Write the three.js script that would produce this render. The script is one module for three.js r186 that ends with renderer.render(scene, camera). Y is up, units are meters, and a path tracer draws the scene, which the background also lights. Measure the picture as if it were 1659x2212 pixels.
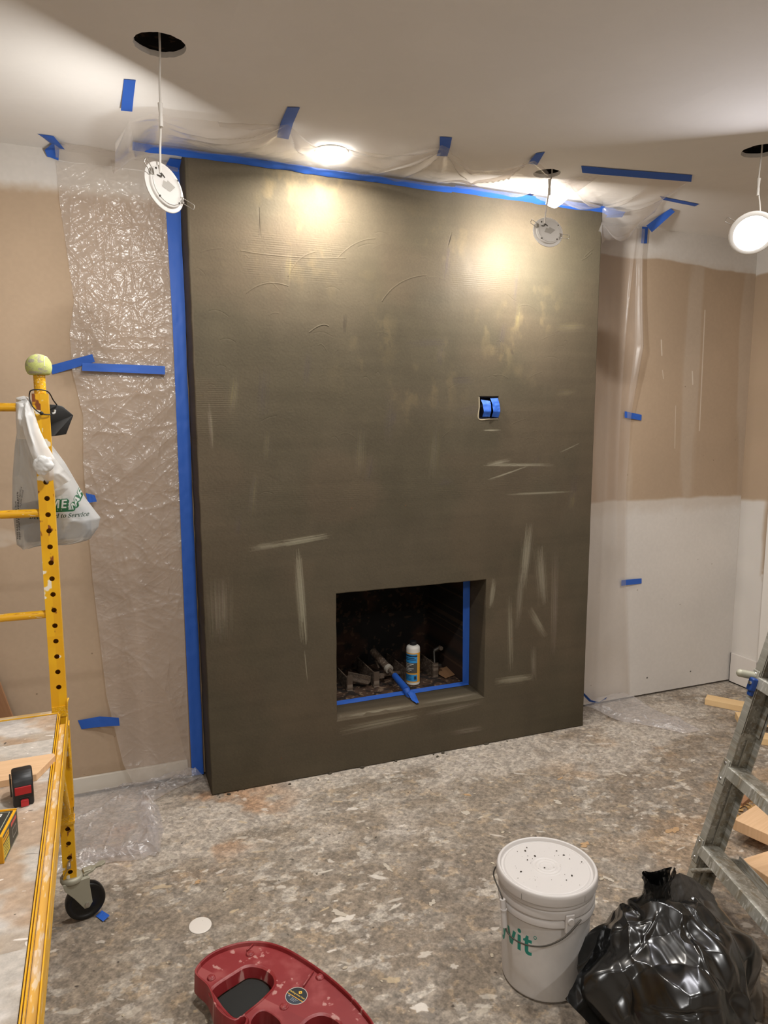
import * as THREE from 'three';
import { RoundedBoxGeometry } from 'three/addons/geometries/RoundedBoxGeometry.js';
import { mergeGeometries, mergeVertices, toCreasedNormals } from 'three/addons/utils/BufferGeometryUtils.js';
import { RectAreaLightUniformsLib } from 'three/addons/lights/RectAreaLightUniformsLib.js';

// ---------------------------------------------------------------- camera, light, exposure
const W = 1659, H = 2212;
const scene = new THREE.Scene();
scene.background = new THREE.Color(0x000000);
const camera = new THREE.PerspectiveCamera(70.67, W / H, 0.05, 40);
{
  const yaw = 0.3769, pitch = 0.1326, eye = [-0.3925, 1.6909, 3.1178];
  camera.position.set(...eye);
  camera.lookAt(eye[0] + Math.sin(yaw) * Math.cos(pitch), eye[1] - Math.sin(pitch), eye[2] - Math.cos(yaw) * Math.cos(pitch));
}
const renderer = new THREE.WebGLRenderer({ antialias: true });
renderer.toneMapping = THREE.LinearToneMapping;
renderer.toneMappingExposure = 2.0;
renderer.shadowMap.enabled = true;
renderer.shadowMap.type = THREE.PCFSoftShadowMap;
RectAreaLightUniformsLib.init();

const WARM = [1, 0.985, 0.965], NEUTRAL = [1, 0.97, 0.92], COOL = [0.94, 0.93, 1];
const LAMP = {            // radiance of each light panel
  left: 110, fire: 385, right: 100, covered: 780, room: 345,
};
// a flat square light of side s just in front of a glowing round face
function panelLight(parent, at, dir, s, radiance, rgb) {
  const l = new THREE.RectAreaLight(new THREE.Color().setRGB(...rgb), radiance, s, s);
  l.position.set(...at);
  parent.add(l);
  l.quaternion.setFromUnitVectors(new THREE.Vector3(0, 0, -1), new THREE.Vector3(...dir).normalize());
  return l;
}

// ---------------------------------------------------------------- numbers
const FW = 2.016, DEPTH = 0.208, BACK = -0.208, RIGHT = 3.308, LEFT = -3.0, REAR = 5.4;
const ceilY = (x) => 2.741 - 0.0095 * x;

// ---------------------------------------------------------------- helpers
const rng = (s) => () => { s = (s + 0x6d2b79f5) | 0; let t = Math.imul(s ^ (s >>> 15), 1 | s); t = (t + Math.imul(t ^ (t >>> 7), 61 | t)) ^ t; return ((t ^ (t >>> 14)) >>> 0) / 4294967296; };
const lerp = (a, b, t) => a + (b - a) * t, clamp = (x, a = 0, b = 1) => Math.min(b, Math.max(a, x));
const smooth = (a, b, x) => { const t = clamp((x - a) / (b - a)); return t * t * (3 - 2 * t); };
const PERM = new Uint8Array(512); { const r = rng(11); const p = [...Array(256).keys()]; for (let i = 255; i > 0; i--) { const j = Math.floor(r() * (i + 1)); [p[i], p[j]] = [p[j], p[i]]; } for (let i = 0; i < 512; i++) PERM[i] = p[i & 255]; }
function n2(x, y) {                                     // value noise, 0..1
  const X = Math.floor(x), Y = Math.floor(y); let fx = x - X, fy = y - Y;
  fx = fx * fx * (3 - 2 * fx); fy = fy * fy * (3 - 2 * fy);
  const a = PERM[(X & 255) + PERM[Y & 255]], b = PERM[((X + 1) & 255) + PERM[Y & 255]], c = PERM[(X & 255) + PERM[(Y + 1) & 255]], d = PERM[((X + 1) & 255) + PERM[(Y + 1) & 255]];
  return (a + (b - a) * fx + (c - a) * fy + (a - b - c + d) * fx * fy) / 255;
}
const fbm = (x, y, o = 4) => { let s = 0, a = 0.5, t = 0; for (let i = 0; i < o; i++) { s += a * n2(x, y); t += a; x = x * 2.03 + 17.3; y = y * 2.03 + 9.1; a *= 0.5; } return s / t; };
const ridge = (x, y) => 1 - Math.abs(2 * n2(x, y) - 1);
function crumple(x, y, seed = 0) {                      // sharp random folds, 0..1
  let s = 0, t = 0, a = 1, f = 5;
  for (let i = 0; i < 4; i++) {
    const c = Math.cos(i * 1.3 + seed), q = Math.sin(i * 1.3 + seed), u = x * c - y * q, v = x * q + y * c;
    const w = n2(u * f * 0.6 + 31 + seed, v * f * 0.6 + 7) * 1.6;
    s += a * Math.pow(ridge(u * f + w + seed * 3.7, v * f * 0.8 - w + i * 5.1), 2); t += a; a *= 0.62; f *= 2.1;
  }
  return s / t;
}
// thin stretched folds as in slack plastic film, 0..1
function creases(x, y, seed = 0) {
  let s = 0; const w = n2(x * 5 + seed, y * 5 + 3) * 2.2;
  for (let i = 0; i < 5; i++) {
    const a = 0.5 + i * 0.83 + seed, c = Math.cos(a), q = Math.sin(a), f = [9, 16, 26, 40, 60][i];
    s += Math.pow(ridge((x * c - y * q) * f + seed * 3.1 + i * 7, (x * q + y * c) * f * 0.28 + i * 3.3 + w), 5) * [1, 0.75, 0.55, 0.4, 0.3][i];
  }
  return Math.min(1, s * 0.6);
}
const poly = (list, x) => { for (let i = 1; i < list.length; i++) if (x <= list[i][0] || i === list.length - 1) { const [a, p] = list[i - 1], [b, q] = list[i]; return lerp(p, q, clamp((x - a) / (b - a))); } };
const along = (pts, t) => { const n = pts.length - 1, k = Math.min(n - 1, Math.floor(t * n)), f = t * n - k; return pts[k].map((a, i) => lerp(a, pts[k + 1][i], f)); };

function dataTex(w, h, fn, { srgb = true, repeat = true } = {}) {
  const d = new Uint8Array(w * h * 4);
  for (let y = 0, i = 0; y < h; y++) for (let x = 0; x < w; x++, i += 4) {
    const c = fn((x + 0.5) / w, (y + 0.5) / h);
    if (c.length) { d[i] = clamp(c[0], 0, 255); d[i + 1] = clamp(c[1], 0, 255); d[i + 2] = clamp(c[2], 0, 255); } else d[i] = d[i + 1] = d[i + 2] = clamp(c * 255, 0, 255);
    d[i + 3] = 255;
  }
  const t = new THREE.DataTexture(d, w, h);
  t.magFilter = THREE.LinearFilter; t.minFilter = THREE.LinearMipmapLinearFilter; t.generateMipmaps = true;
  if (repeat) t.wrapS = t.wrapT = THREE.RepeatWrapping;
  if (srgb) t.colorSpace = THREE.SRGBColorSpace;
  t.needsUpdate = true;
  return t;
}
// canvas whose base is computed per pixel and drawn over; the top row of the canvas is v = 1
function canvasTex(w, h, base, draw, { srgb = true } = {}) {
  const c = document.createElement('canvas'); c.width = w; c.height = h;
  const g = c.getContext('2d');
  if (base) {
    const im = g.createImageData(w, h), d = im.data;
    for (let y = 0, i = 0; y < h; y++) for (let x = 0; x < w; x++, i += 4) {
      const k = base((x + 0.5) / w, 1 - (y + 0.5) / h);
      if (k.length) { d[i] = k[0]; d[i + 1] = k[1]; d[i + 2] = k[2]; } else d[i] = d[i + 1] = d[i + 2] = k * 255;
      d[i + 3] = 255;
    }
    g.putImageData(im, 0, 0);
  }
  if (draw) draw(g, w, h);
  const t = new THREE.CanvasTexture(c);
  t.wrapS = t.wrapT = THREE.RepeatWrapping;
  if (srgb) t.colorSpace = THREE.SRGBColorSpace;
  return t;
}
const std = (o) => new THREE.MeshStandardMaterial({ roughness: 0.8, ...o });
const phys = (o) => new THREE.MeshPhysicalMaterial({ roughness: 0.5, ...o });
const both = { side: THREE.DoubleSide };

const used = {};
const numbered = (n) => { const k = used[n] = (used[n] ?? -1) + 1; return k ? n + '_' + String(k).padStart(3, '0') : n; };
function merged(gs) {
  if (!Array.isArray(gs)) return gs;
  if (gs.length === 1) return gs[0];
  return mergeGeometries(gs.map((g) => {
    g = g.index ? g.toNonIndexed() : g;
    if (!g.attributes.uv) g.setAttribute('uv', new THREE.BufferAttribute(new Float32Array(g.attributes.position.count * 2), 2));
    for (const k of Object.keys(g.attributes)) if (!['position', 'normal', 'uv'].includes(k)) g.deleteAttribute(k);
    return g;
  }));
}
function part(name, gs, m, parent, label) {
  const o = new THREE.Mesh(merged(gs), m); o.name = numbered(name); parent.add(o);
  if (label) o.userData.label = label;
  return o;
}
function tag(o, label, category, group) { o.userData.label = label; o.userData.category = category; if (group) o.userData.group = group; return o; }
function thing(name, label, category, at = [0, 0, 0], group) {
  const o = new THREE.Group(); o.name = numbered(name); o.position.set(...at); scene.add(o);
  return tag(o, label, category, group);
}
function single(name, gs, m, label, category, group) { return tag(part(name, gs, m, scene), label, category, group); }
function struct(name, gs, m) { const o = part(name, gs, m, scene); o.userData.kind = 'structure'; return o; }

const V = (a) => new THREE.Vector3(...a);
const box = (w, h, d, x = 0, y = 0, z = 0) => new THREE.BoxGeometry(w, h, d).translate(x, y, z);
const span = (x0, x1, y0, y1, z0, z1) => box(x1 - x0, y1 - y0, z1 - z0, (x0 + x1) / 2, (y0 + y1) / 2, (z0 + z1) / 2);
const rbox = (w, h, d, r, x = 0, y = 0, z = 0) => new RoundedBoxGeometry(w, h, d, 2, r).translate(x, y, z);
const tube = (pts, r, seg = 40, rad = 8, closed = false) => new THREE.TubeGeometry(new THREE.CatmullRomCurve3(pts.map(V), closed, 'centripetal'), seg, r, rad, closed);
function rod(a, b, r, n = 14, r2 = r) {
  const p = V(a), q = V(b), g = new THREE.CylinderGeometry(r2, r, p.distanceTo(q), n);
  g.applyQuaternion(new THREE.Quaternion().setFromUnitVectors(new THREE.Vector3(0, 1, 0), q.clone().sub(p).normalize()));
  return g.translate(...p.add(q).multiplyScalar(0.5).toArray());
}
const lathe = (pts, n = 48) => new THREE.LatheGeometry(pts.map((p) => new THREE.Vector2(...p)), n);
const shape = (pts) => new THREE.Shape(pts.map((p) => new THREE.Vector2(...p)));
function extrude(sh, depth, bevel = 0, seg = 2, curve = 12) {
  return new THREE.ExtrudeGeometry(sh, { depth, bevelEnabled: bevel > 0, bevelSize: bevel, bevelThickness: bevel, bevelOffset: -bevel, bevelSegments: seg, curveSegments: curve });
}
function grid(nu, nv, fn, uvScale = 1) {               // fn(u, v) -> [x, y, z]
  const p = [], uv = [], ix = [];
  for (let j = 0; j <= nv; j++) for (let i = 0; i <= nu; i++) { const q = fn(i / nu, j / nv); p.push(q[0], q[1], q[2]); uv.push(q[3] ?? (i / nu) * uvScale, q[4] ?? (j / nv) * uvScale); }
  for (let j = 0; j < nv; j++) for (let i = 0; i < nu; i++) { const a = j * (nu + 1) + i, b = a + 1, c = a + nu + 1, d = c + 1; ix.push(a, c, b, b, c, d); }
  const g = new THREE.BufferGeometry();
  g.setAttribute('position', new THREE.Float32BufferAttribute(p, 3)); g.setAttribute('uv', new THREE.Float32BufferAttribute(uv, 2));
  g.setIndex(ix); g.computeVertexNormals();
  return g;
}
function planar(g, au, av, su, sv, ou = 0, ov = 0) {   // uv from world metres
  const p = g.attributes.position, uv = new Float32Array(p.count * 2);
  const get = (i, a) => (a === 'x' ? p.getX(i) : a === 'y' ? p.getY(i) : p.getZ(i));
  for (let i = 0; i < p.count; i++) { uv[2 * i] = (get(i, au) - ou) / su; uv[2 * i + 1] = (get(i, av) - ov) / sv; }
  g.setAttribute('uv', new THREE.BufferAttribute(uv, 2));
  return g;
}
// a strip between two edges given as lists of points; lifted by small folds along n
function strip(left, right, n, nu = 6, nv = 24, amp = 0.0006, seed = 1) {
  return grid(nu, nv, (u, v) => {
    const a = along(left, v), b = along(right, v), w = amp * (n2(u * 3 + seed * 9.7, v * nv * 0.35 + seed) + 0.6 * ridge(u * 2 + seed, v * 7 + seed * 3));
    return [0, 1, 2].map((i) => lerp(a[i], b[i], u) + n[i] * (w + 0.0012));
  });
}

// ---------------------------------------------------------------- textures
const TAN = [179, 156, 131], WHITE_C = [216, 210, 203];
const mix3 = (a, b, t) => [lerp(a[0], b[0], t), lerp(a[1], b[1], t), lerp(a[2], b[2], t)];
const wallBackTex = canvasTex(2048, 1024, (u, v) => {
  const x = LEFT + u * (RIGHT - LEFT), y = v * 2.8;
  const m = 0.95 + 0.1 * (fbm(x * 2.2, y * 2.2, 3) - 0.5) + 0.02 * (n2(x * 90, y * 90) - 0.5);
  let w = 0;
  if (x < 1) {
    const e = 2.592 + 0.02 * (fbm(x * 6, 3, 3) - 0.5);
    w = smooth(e - 0.03, e + 0.03, y + 0.02 * (fbm(x * 40, y * 40, 3) - 0.5));
    w = Math.max(w, 0.35 * smooth(0.62, 0.7, fbm(x * 5 + 3, y * 11, 3)) * smooth(1.1, 1.16, y) * smooth(1.25, 1.19, y));
  } else {
    const e = 2.555 + 0.035 * (fbm(x * 5 + 4, 8, 4) - 0.5) - 0.03 * smooth(2.6, 3.2, x);
    w = smooth(e - 0.006, e + 0.008, y) * (0.8 + 0.2 * smooth(e, e + 0.06, y + 0.03 * n2(x * 40, y * 40)));
    const f = 1.205 + 0.03 * (fbm(x * 6 + 9, 2, 4) - 0.5);
    w = Math.max(w, smooth(f + 0.012, f - 0.012, y) * (0.78 + 0.22 * smooth(f, f - 0.08, y + 0.05 * fbm(x * 24, y * 14, 3))));
    w = Math.max(w, 0.22 * smooth(0.6, 0.72, fbm(x * 7, y * 0.7, 3)));
  }
  const c = mix3(TAN, WHITE_C, w);
  return [c[0] * m, c[1] * m, c[2] * m];
}, (g, w, h) => {
  const X = (x) => ((x - LEFT) / (RIGHT - LEFT)) * w, Y = (y) => h * (1 - y / 2.8), r = rng(5);
  g.strokeStyle = 'rgba(232,224,214,.55)';
  for (const [x, a, b] of [[2.62, 2.12, 2.03], [2.86, 1.95, 1.87], [2.64, 1.95, 1.9], [2.93, 2.3, 1.6], [2.75, 1.75, 1.5]]) { g.lineWidth = 1 + r() * 2; g.beginPath(); g.moveTo(X(x), Y(a)); g.lineTo(X(x + 0.01), Y(b)); g.stroke(); }
  g.fillStyle = '#2a2622';
  for (const [x, y] of [[2.64, 0.115], [2.98, 0.11]]) { g.beginPath(); g.arc(X(x), Y(y), 1.6, 0, 7); g.fill(); }
  g.fillStyle = 'rgba(70,55,40,.6)';
  for (let i = 0; i < 70; i++) { g.beginPath(); g.arc(X(-1.3 + r() * 4.6), Y(r() * 2.4), 0.5 + r() * 0.6, 0, 7); g.fill(); }
});
const wallRightTex = canvasTex(1024, 1024, (u, v) => {
  const z = BACK + u * 2.8, y = v * 2.8, m = 0.95 + 0.1 * (fbm(z * 3, y * 3, 3) - 0.5);
  const e = 2.52 + 0.03 * (fbm(z * 7, 4, 3) - 0.5), f = 1.185 + 0.02 * (fbm(z * 9, 6, 3) - 0.5);
  let w = smooth(e - 0.006, e + 0.01, y) + smooth(f + 0.01, f - 0.02, y);
  const k = -0.03 + 0.02 * (fbm(y * 8, 2, 3) - 0.5);
  w *= 1 - 0.8 * smooth(k - 0.02, k + 0.01, z) * smooth(0.72, 0.8, y + 0.06 * n2(z * 60, y * 60)) * smooth(1.3, 1.1, y);
  const c = mix3(TAN, WHITE_C, clamp(w));
  return [c[0] * m, c[1] * m, c[2] * m];
});
const ceilTex = dataTex(512, 512, (u, v) => { const m = 1 + 0.03 * (fbm(u * 8, v * 8, 4) - 0.5); return [228 * m, 225 * m, 221 * m]; });

const floorTex = canvasTex(2048, 2048, (u, v) => {        // 4.4 m a side
  const x = u * 4.4 - 1, z = (1 - v) * 4.4 - 1;
  const a = fbm(x * 1.6 + 5, z * 1.6, 4), b = fbm(x * 7, z * 7 + 3, 5), c = n2(x * 300, z * 300), d = fbm(x * 34 + 7, z * 34, 4), e = fbm(x * 90, z * 90, 3);
  let k = [140, 127, 111];
  k = mix3(k, [122, 110, 97], smooth(0.42, 0.66, a) * 0.5);
  k = mix3(k, [128, 112, 95], smooth(0.3, 0.8, (x - 0.6) / 2.2 + 0.5 * (fbm(x * 3, z * 3 + 50, 3) - 0.5)) * 0.45);
  k = mix3(k, [166, 158, 147], smooth(0.5, 0.62, fbm(x * 12, z * 17 + 3, 5)) * 0.4);
  k = mix3(k, [112, 103, 93], smooth(0.52, 0.7, fbm(x * 17 + 20, z * 24, 5)) * 0.35);
  k = mix3(k, [194, 186, 174], smooth(0.60, 0.65, fbm(x * 20 + 3, z * 30 + 8, 5)) * smooth(0.45, 0.6, fbm(x * 3 + 8, z * 3 + 1, 3)) * 0.6);
  k = mix3(k, [172, 150, 122], smooth(0.67, 0.71, fbm(x * 30 + 31, z * 30 + 8, 4)) * 0.5);
  const dust = smooth(0.42, 0.66, fbm(x * 3.2 + 2, z * 5 + 6, 5) + 0.2 - Math.max(0, z - 0.05) * 0.7);
  if (z > -0.3) k = mix3(k, [182, 172, 160], dust * 0.7);
  k = mix3(k, [160, 118, 84], smooth(0.5, 0.7, fbm(x * 7 + 3, z * 7 + 3, 4)) * smooth(0.55, 0.15, Math.hypot(x + 0.05, z - 0.12)) * 0.7);
  k = mix3(k, [171, 132, 92], smooth(0.5, 0.66, fbm(x * 5 + 9, z * 5 + 33, 4)) * smooth(0.9, 0.3, Math.hypot(x - 2.05, z - 0.8)) * 0.35);
  const m = 0.95 + 0.2 * (c - 0.5) + 0.22 * (d - 0.5) + 0.46 * (e - 0.5);
  return [k[0] * m, k[1] * m, k[2] * m];
}, (g, w, h) => {
  const X = (x) => ((x + 1) / 4.4) * w, Y = (z) => ((z + 1) / 4.4) * h, r = rng(21);
  const blob = (x, z, a, b, t, col) => {
    g.fillStyle = col; g.beginPath();
    const n = 10 + Math.floor(r() * 8);
    for (let i = 0; i < n; i++) { const q = (i / n) * 6.283, s = 0.45 + r() * 0.75, px = Math.cos(q) * a * s, py = Math.sin(q) * b * s; g.lineTo(X(x) + px * Math.cos(t) - py * Math.sin(t), Y(z) + px * Math.sin(t) + py * Math.cos(t)); }
    g.fill();
  };
  const cols = ['202,193,180', '208,200,189', '184,164,134', '192,182,166', '176,166,152', '198,190,178', '120,112,102'];
  for (let i = 0; i < 4200; i++) { const s = Math.pow(r(), 6) * 8 + 0.55; blob(-0.8 + r() * 4.1, -0.2 + r() * 2.8, s * (1 + r() * 1.6), s * (0.4 + r() * 0.6), r() * 1.2 - 0.3, `rgba(${cols[Math.floor(r() * cols.length)]},${0.45 + r() * 0.5})`); }
  for (let i = 0; i < 420; i++) { const s = 0.5 + r() * 1.6; blob(-0.8 + r() * 4.1, -0.2 + r() * 2.8, s * 1.6, s, r() * 3, 'rgba(44,38,33,.7)'); }
  for (let i = 0; i < 44; i++) { const cx = -0.6 + r() * 3.6, cz = 0.1 + r() * 2.2, n = 20 + r() * 50, t = r() * 0.7; for (let k = 0; k < n; k++) { const u = (r() - 0.5) * 0.26, v = (r() + r() - 1) * 0.05; blob(cx + u * Math.cos(t) - v * Math.sin(t), cz + u * Math.sin(t) + v, 0.6 + r() * r() * 5, 0.5 + r() * 1.6, t, 'rgba(208,199,186,.4)'); } }
  g.strokeStyle = 'rgba(205,196,184,.25)';
  for (let i = 0; i < 420; i++) { const x = -0.7 + r() * 3.8, z = r() * 2.3, t = 0.4 + r() * 0.5, l = 0.02 + r() * 0.09; g.lineWidth = 0.5 + r(); g.beginPath(); g.moveTo(X(x), Y(z)); g.lineTo(X(x + l * Math.cos(t)), Y(z + l * Math.sin(t))); g.stroke(); }
});

// cement render: trowelled patches, dry scrape marks where the photograph shows them
const cementTex = canvasTex(1536, 2048, (u, v) => {
  const x = u * FW, y = v * 2.75;
  const a = fbm(x * 2.2, y * 2.2 + 4, 4), b = fbm(x * 9 + 3, y * 5, 3), c = n2(x * 240, y * 240), s = fbm(x * 2.5, y * 30, 3);
  let k = [84, 76, 62];
  k = mix3(k, [74, 68, 54], smooth(0.4, 0.7, a) * 0.5);
  k = mix3(k, [91, 79, 64], smooth(0.45, 0.72, fbm(x * 3 + 9, y * 3, 3)) * 0.5);
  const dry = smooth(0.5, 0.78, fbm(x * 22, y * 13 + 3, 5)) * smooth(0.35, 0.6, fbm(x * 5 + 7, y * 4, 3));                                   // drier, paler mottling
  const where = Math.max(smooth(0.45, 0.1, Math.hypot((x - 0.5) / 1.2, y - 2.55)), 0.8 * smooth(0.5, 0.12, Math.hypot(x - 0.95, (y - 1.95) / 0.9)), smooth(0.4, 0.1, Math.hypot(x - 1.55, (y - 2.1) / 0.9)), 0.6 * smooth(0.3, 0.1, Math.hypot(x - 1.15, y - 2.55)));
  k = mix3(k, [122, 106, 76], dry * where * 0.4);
  const m = 0.95 + 0.1 * (b - 0.5) + 0.05 * (c - 0.5) + 0.07 * (s - 0.5);
  return [k[0] * m, k[1] * m, k[2] * m];
}, (g, w, h) => {
  const X = (x) => (x / FW) * w, Y = (y) => h * (1 - y / 2.75), r = rng(3);
  // one dry brush mark: many thin streaks from a to b over the width t (metres)
  const mark = (x0, y0, x1, y1, t, alpha, col = '132,126,108') => {
    const L = Math.hypot(x1 - x0, y1 - y0), nx = -(y1 - y0) / L, ny = (x1 - x0) / L, n = Math.round(t * 1900) + 4;
    for (let i = 0; i < n; i++) {
      const o = ((r() + r() - 1) * 0.4 + (r() - 0.5) * 0.5) * t, a = r() * 0.4, b = 1 - r() * 0.4;
      g.strokeStyle = `rgba(${col},${alpha * (0.1 + r() * 0.45)})`; g.lineWidth = 0.6 + r() * 2.4;
      g.beginPath(); g.moveTo(X(lerp(x0, x1, a) + nx * o), Y(lerp(y0, y1, a) + ny * o));
      g.lineTo(X(lerp(x0, x1, b) + nx * o * 0.9), Y(lerp(y0, y1, b) + ny * o * 0.9)); g.stroke();
    }
  };
  mark(0.2, 1.115, 0.36, 1.125, 0.03, 0.35); mark(0.3, 1.12, 0.58, 1.15, 0.035, 0.55);
  mark(0.42, 1.10, 0.45, 0.64, 0.05, 0.6); mark(0.445, 0.64, 0.46, 0.46, 0.004, 0.5);
  mark(1.64, 1.15, 1.61, 0.80, 0.07, 0.45); mark(1.7, 1.03, 1.74, 0.7, 0.07, 0.38); mark(1.8, 1.0, 1.81, 0.42, 0.05, 0.14); mark(1.6, 0.95, 1.58, 0.6, 0.05, 0.2);
  mark(1.44, 0.88, 1.42, 0.72, 0.035, 0.4); mark(1.53, 0.78, 1.55, 0.37, 0.04, 0.28); mark(1.65, 0.7, 1.76, 0.53, 0.05, 0.35); mark(1.68, 0.5, 1.69, 0.3, 0.04, 0.2);
  mark(1.45, 0.33, 1.69, 0.325, 0.045, 0.5); mark(1.36, 1.45, 1.79, 1.44, 0.018, 0.5); mark(1.38, 1.45, 1.52, 1.47, 0.03, 0.35); mark(1.37, 1.37, 1.62, 1.44, 0.01, 0.6); mark(1.49, 1.30, 1.91, 1.30, 0.012, 0.4); mark(1.8, 1.5, 1.93, 1.55, 0.006, 0.4);
  mark(0.07, 1.0, 0.07, 0.7, 0.12, 0.16); mark(0.05, 1.75, 0.06, 1.55, 0.02, 0.22); mark(0.6, 0.2, 1.05, 0.215, 0.05, 0.35); mark(1.05, 0.215, 1.4, 0.235, 0.04, 0.2); mark(1.2, 0.095, 1.4, 0.09, 0.04, 0.16); mark(1.35, 1.62, 1.46, 1.62, 0.012, 0.5);
  mark(0.28, 1.45, 0.36, 1.4, 0.02, 0.3, '70,62,50'); mark(0.28, 2.55, 0.28, 2.43, 0.003, 0.9, '50,44,34'); mark(1.175, 2.52, 1.16, 2.47, 0.005, 0.9, '46,40,32'); mark(0.655, 2.14, 0.65, 2.05, 0.02, 0.4, '60,54,44'); mark(1.5, 2.02, 1.52, 1.98, 0.02, 0.4, '64,56,46');
  for (let i = 0; i < 26; i++) { const x = 0.1 + r() * 1.8, y = 1.1 + r() * 1.2, v = r() < 0.6; mark(x, y, x + (v ? 0.02 : 0.2) * (0.4 + r()), y + (v ? 0.2 : 0.015) * (0.4 + r()), 0.03 + r() * 0.05, 0.035, r() < 0.5 ? '62,56,44' : '150,138,112'); }
  for (const [x, y] of [[0.33, 0.12], [0.9, 0.55], [0.68, 1.27], [0.95, 1.27], [1.55, 0.55]]) { g.fillStyle = 'rgba(120,70,45,.45)'; g.beginPath(); g.arc(X(x), Y(y), 2.5, 0, 7); g.fill(); }
});
const cementBump = canvasTex(1024, 1408, (u, v) => {
  const x = u * FW, y = v * 2.75;
  let h = 0.5 + 0.5 * (fbm(x * 5, y * 5, 4) - 0.5) + 0.1 * (n2(x * 160, y * 160) - 0.5);
  const mesh = Math.max(smooth(0.12, 0.06, Math.abs(y - 2.36)) * smooth(0.2, 0.24, x) * smooth(0.7, 0.6, x), smooth(0.16, 0.05, Math.abs(y - 1.72)) * smooth(0.2, 0.1, x), smooth(0.1, 0.04, Math.abs(y - 2.36)) * smooth(1.15, 1.2, x) * smooth(1.6, 1.5, x), 0.3 * smooth(0.1, 0.02, Math.abs(y - 1.35)));
  h += 0.09 * mesh * (Math.sin(y * 700) > 0 ? 1 : -1) * n2(x * 30, y * 30) + 0.1 * smooth(1.0, 1.1, 1) * mesh * (n2(x * 200, y * 60) - 0.5);
  return clamp(h);
}, (g, w, h) => {
  const X = (x) => (x / FW) * w, Y = (y) => h * (1 - y / 2.75), r = rng(8);
  const curve = (a, b, c, lw, col) => { g.strokeStyle = col; g.lineWidth = lw; g.beginPath(); g.moveTo(X(a[0]), Y(a[1])); g.quadraticCurveTo(X(b[0]), Y(b[1]), X(c[0]), Y(c[1])); g.stroke(); };
  const up = 'rgba(255,255,255,.75)', dn = 'rgba(0,0,0,.7)';
  curve([0.40, 2.28], [0.44, 2.37], [0.52, 2.39], 2, up); curve([0.62, 2.37], [0.7, 2.46], [0.8, 2.47], 1.5, up); curve([0.83, 2.2], [0.9, 2.31], [1.05, 2.33], 2, up); curve([0.22, 2.2], [0.3, 2.27], [0.4, 2.24], 1.5, up);
  curve([0.49, 2.05], [0.55, 2.1], [0.58, 2.08], 2, up); curve([1.48, 2.27], [1.5, 2.25], [1.53, 2.24], 1.5, dn); curve([1.92, 2.48], [1.94, 2.5], [1.97, 2.52], 2, up); curve([1.9, 2.46], [1.93, 2.47], [1.96, 2.5], 2, up);
  curve([0.28, 2.55], [0.28, 2.5], [0.285, 2.43], 2, dn); curve([1.175, 2.53], [1.165, 2.5], [1.155, 2.46], 2.5, dn); curve([0.2, 2.37], [0.4, 2.35], [0.66, 2.375], 1.5, up);
  for (let i = 0; i < 70; i++) { const x = r() * 2, y = 1.3 + r() * 1.3, l = 0.02 + r() * 0.08; curve([x, y], [x + l * 0.5, y + 0.02], [x + l, y + (r() - 0.5) * 0.06], 0.8 + r(), r() < 0.5 ? 'rgba(255,255,255,.35)' : 'rgba(0,0,0,.3)'); }
}, { srgb: false });
const cementRough = dataTex(512, 704, (u, v) => {
  const x = u * FW, y = v * 2.75;
  return clamp(0.7 + 0.35 * (fbm(x * 4, y * 4 + 2, 4) - 0.5) - 0.16 * smooth(0.3, 0.1, Math.hypot((x - 1.3) / 1.3, y - 2.3)));
}, { srgb: false });

const woodTex = (a, b, seed) => dataTex(512, 256, (u, v) => {
  const k = fbm(u * 2.5 + seed, v * 9 + seed, 3), line = 0.5 + 0.5 * Math.sin((v * 26 + k * 9) * 1.6), f = n2(u * 14 + seed, v * 240);
  const t = 0.25 + 0.4 * line * k + 0.3 * f, knot = smooth(0.05, 0.015, Math.hypot((u - 0.3 - seed * 0.07) * 1.6, v - 0.55));
  const c = mix3(mix3(a, b, t), [110, 66, 34], knot * 0.7);
  return c;
});
const pineTex = woodTex([230, 200, 152], [208, 170, 120], 1), boardTex = woodTex([226, 190, 150], [199, 160, 120], 4), scrapTex = woodTex([168, 124, 88], [140, 100, 70], 7);
const plyTex = canvasTex(1024, 1024, (u, v) => {
  let k = mix3([190, 182, 172], [172, 158, 142], smooth(0.45, 0.65, fbm(u * 5, v * 8, 4)));
  k = mix3(k, [206, 200, 194], smooth(0.5, 0.6, fbm(u * 4 + 9, v * 6 + 2, 4)) * 0.8);
  k = mix3(k, [170, 136, 104], smooth(0.58, 0.7, fbm(u * 6 + 3, v * 6 + 23, 4)) * 0.6);
  const m = 0.92 + 0.2 * (fbm(u * 60, v * 90, 3) - 0.5) + 0.06 * n2(u * 500, v * 500);
  return [k[0] * m, k[1] * m, k[2] * m];
}, (g, w, h) => {
  const r = rng(33);
  for (let i = 0; i < 260; i++) { g.fillStyle = r() < 0.3 ? 'rgba(60,52,46,.7)' : 'rgba(226,220,214,.8)'; g.beginPath(); g.ellipse(r() * w, r() * h, 1 + Math.pow(r(), 4) * 22, 1 + r() * 4, r() * 3, 0, 7); g.fill(); }
});
const yellowTex = dataTex(512, 512, (u, v) => {
  let k = [226, 172, 18];
  k = mix3(k, [206, 146, 10], smooth(0.5, 0.7, fbm(u * 9, v * 9, 3)) * 0.5);
  k = mix3(k, [120, 62, 20], smooth(0.76, 0.8, fbm(u * 40, v * 24, 3)));
  k = mix3(k, [228, 220, 204], smooth(0.74, 0.77, fbm(u * 26 + 5, v * 30 + 8, 3)));
  return k;
});
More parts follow.
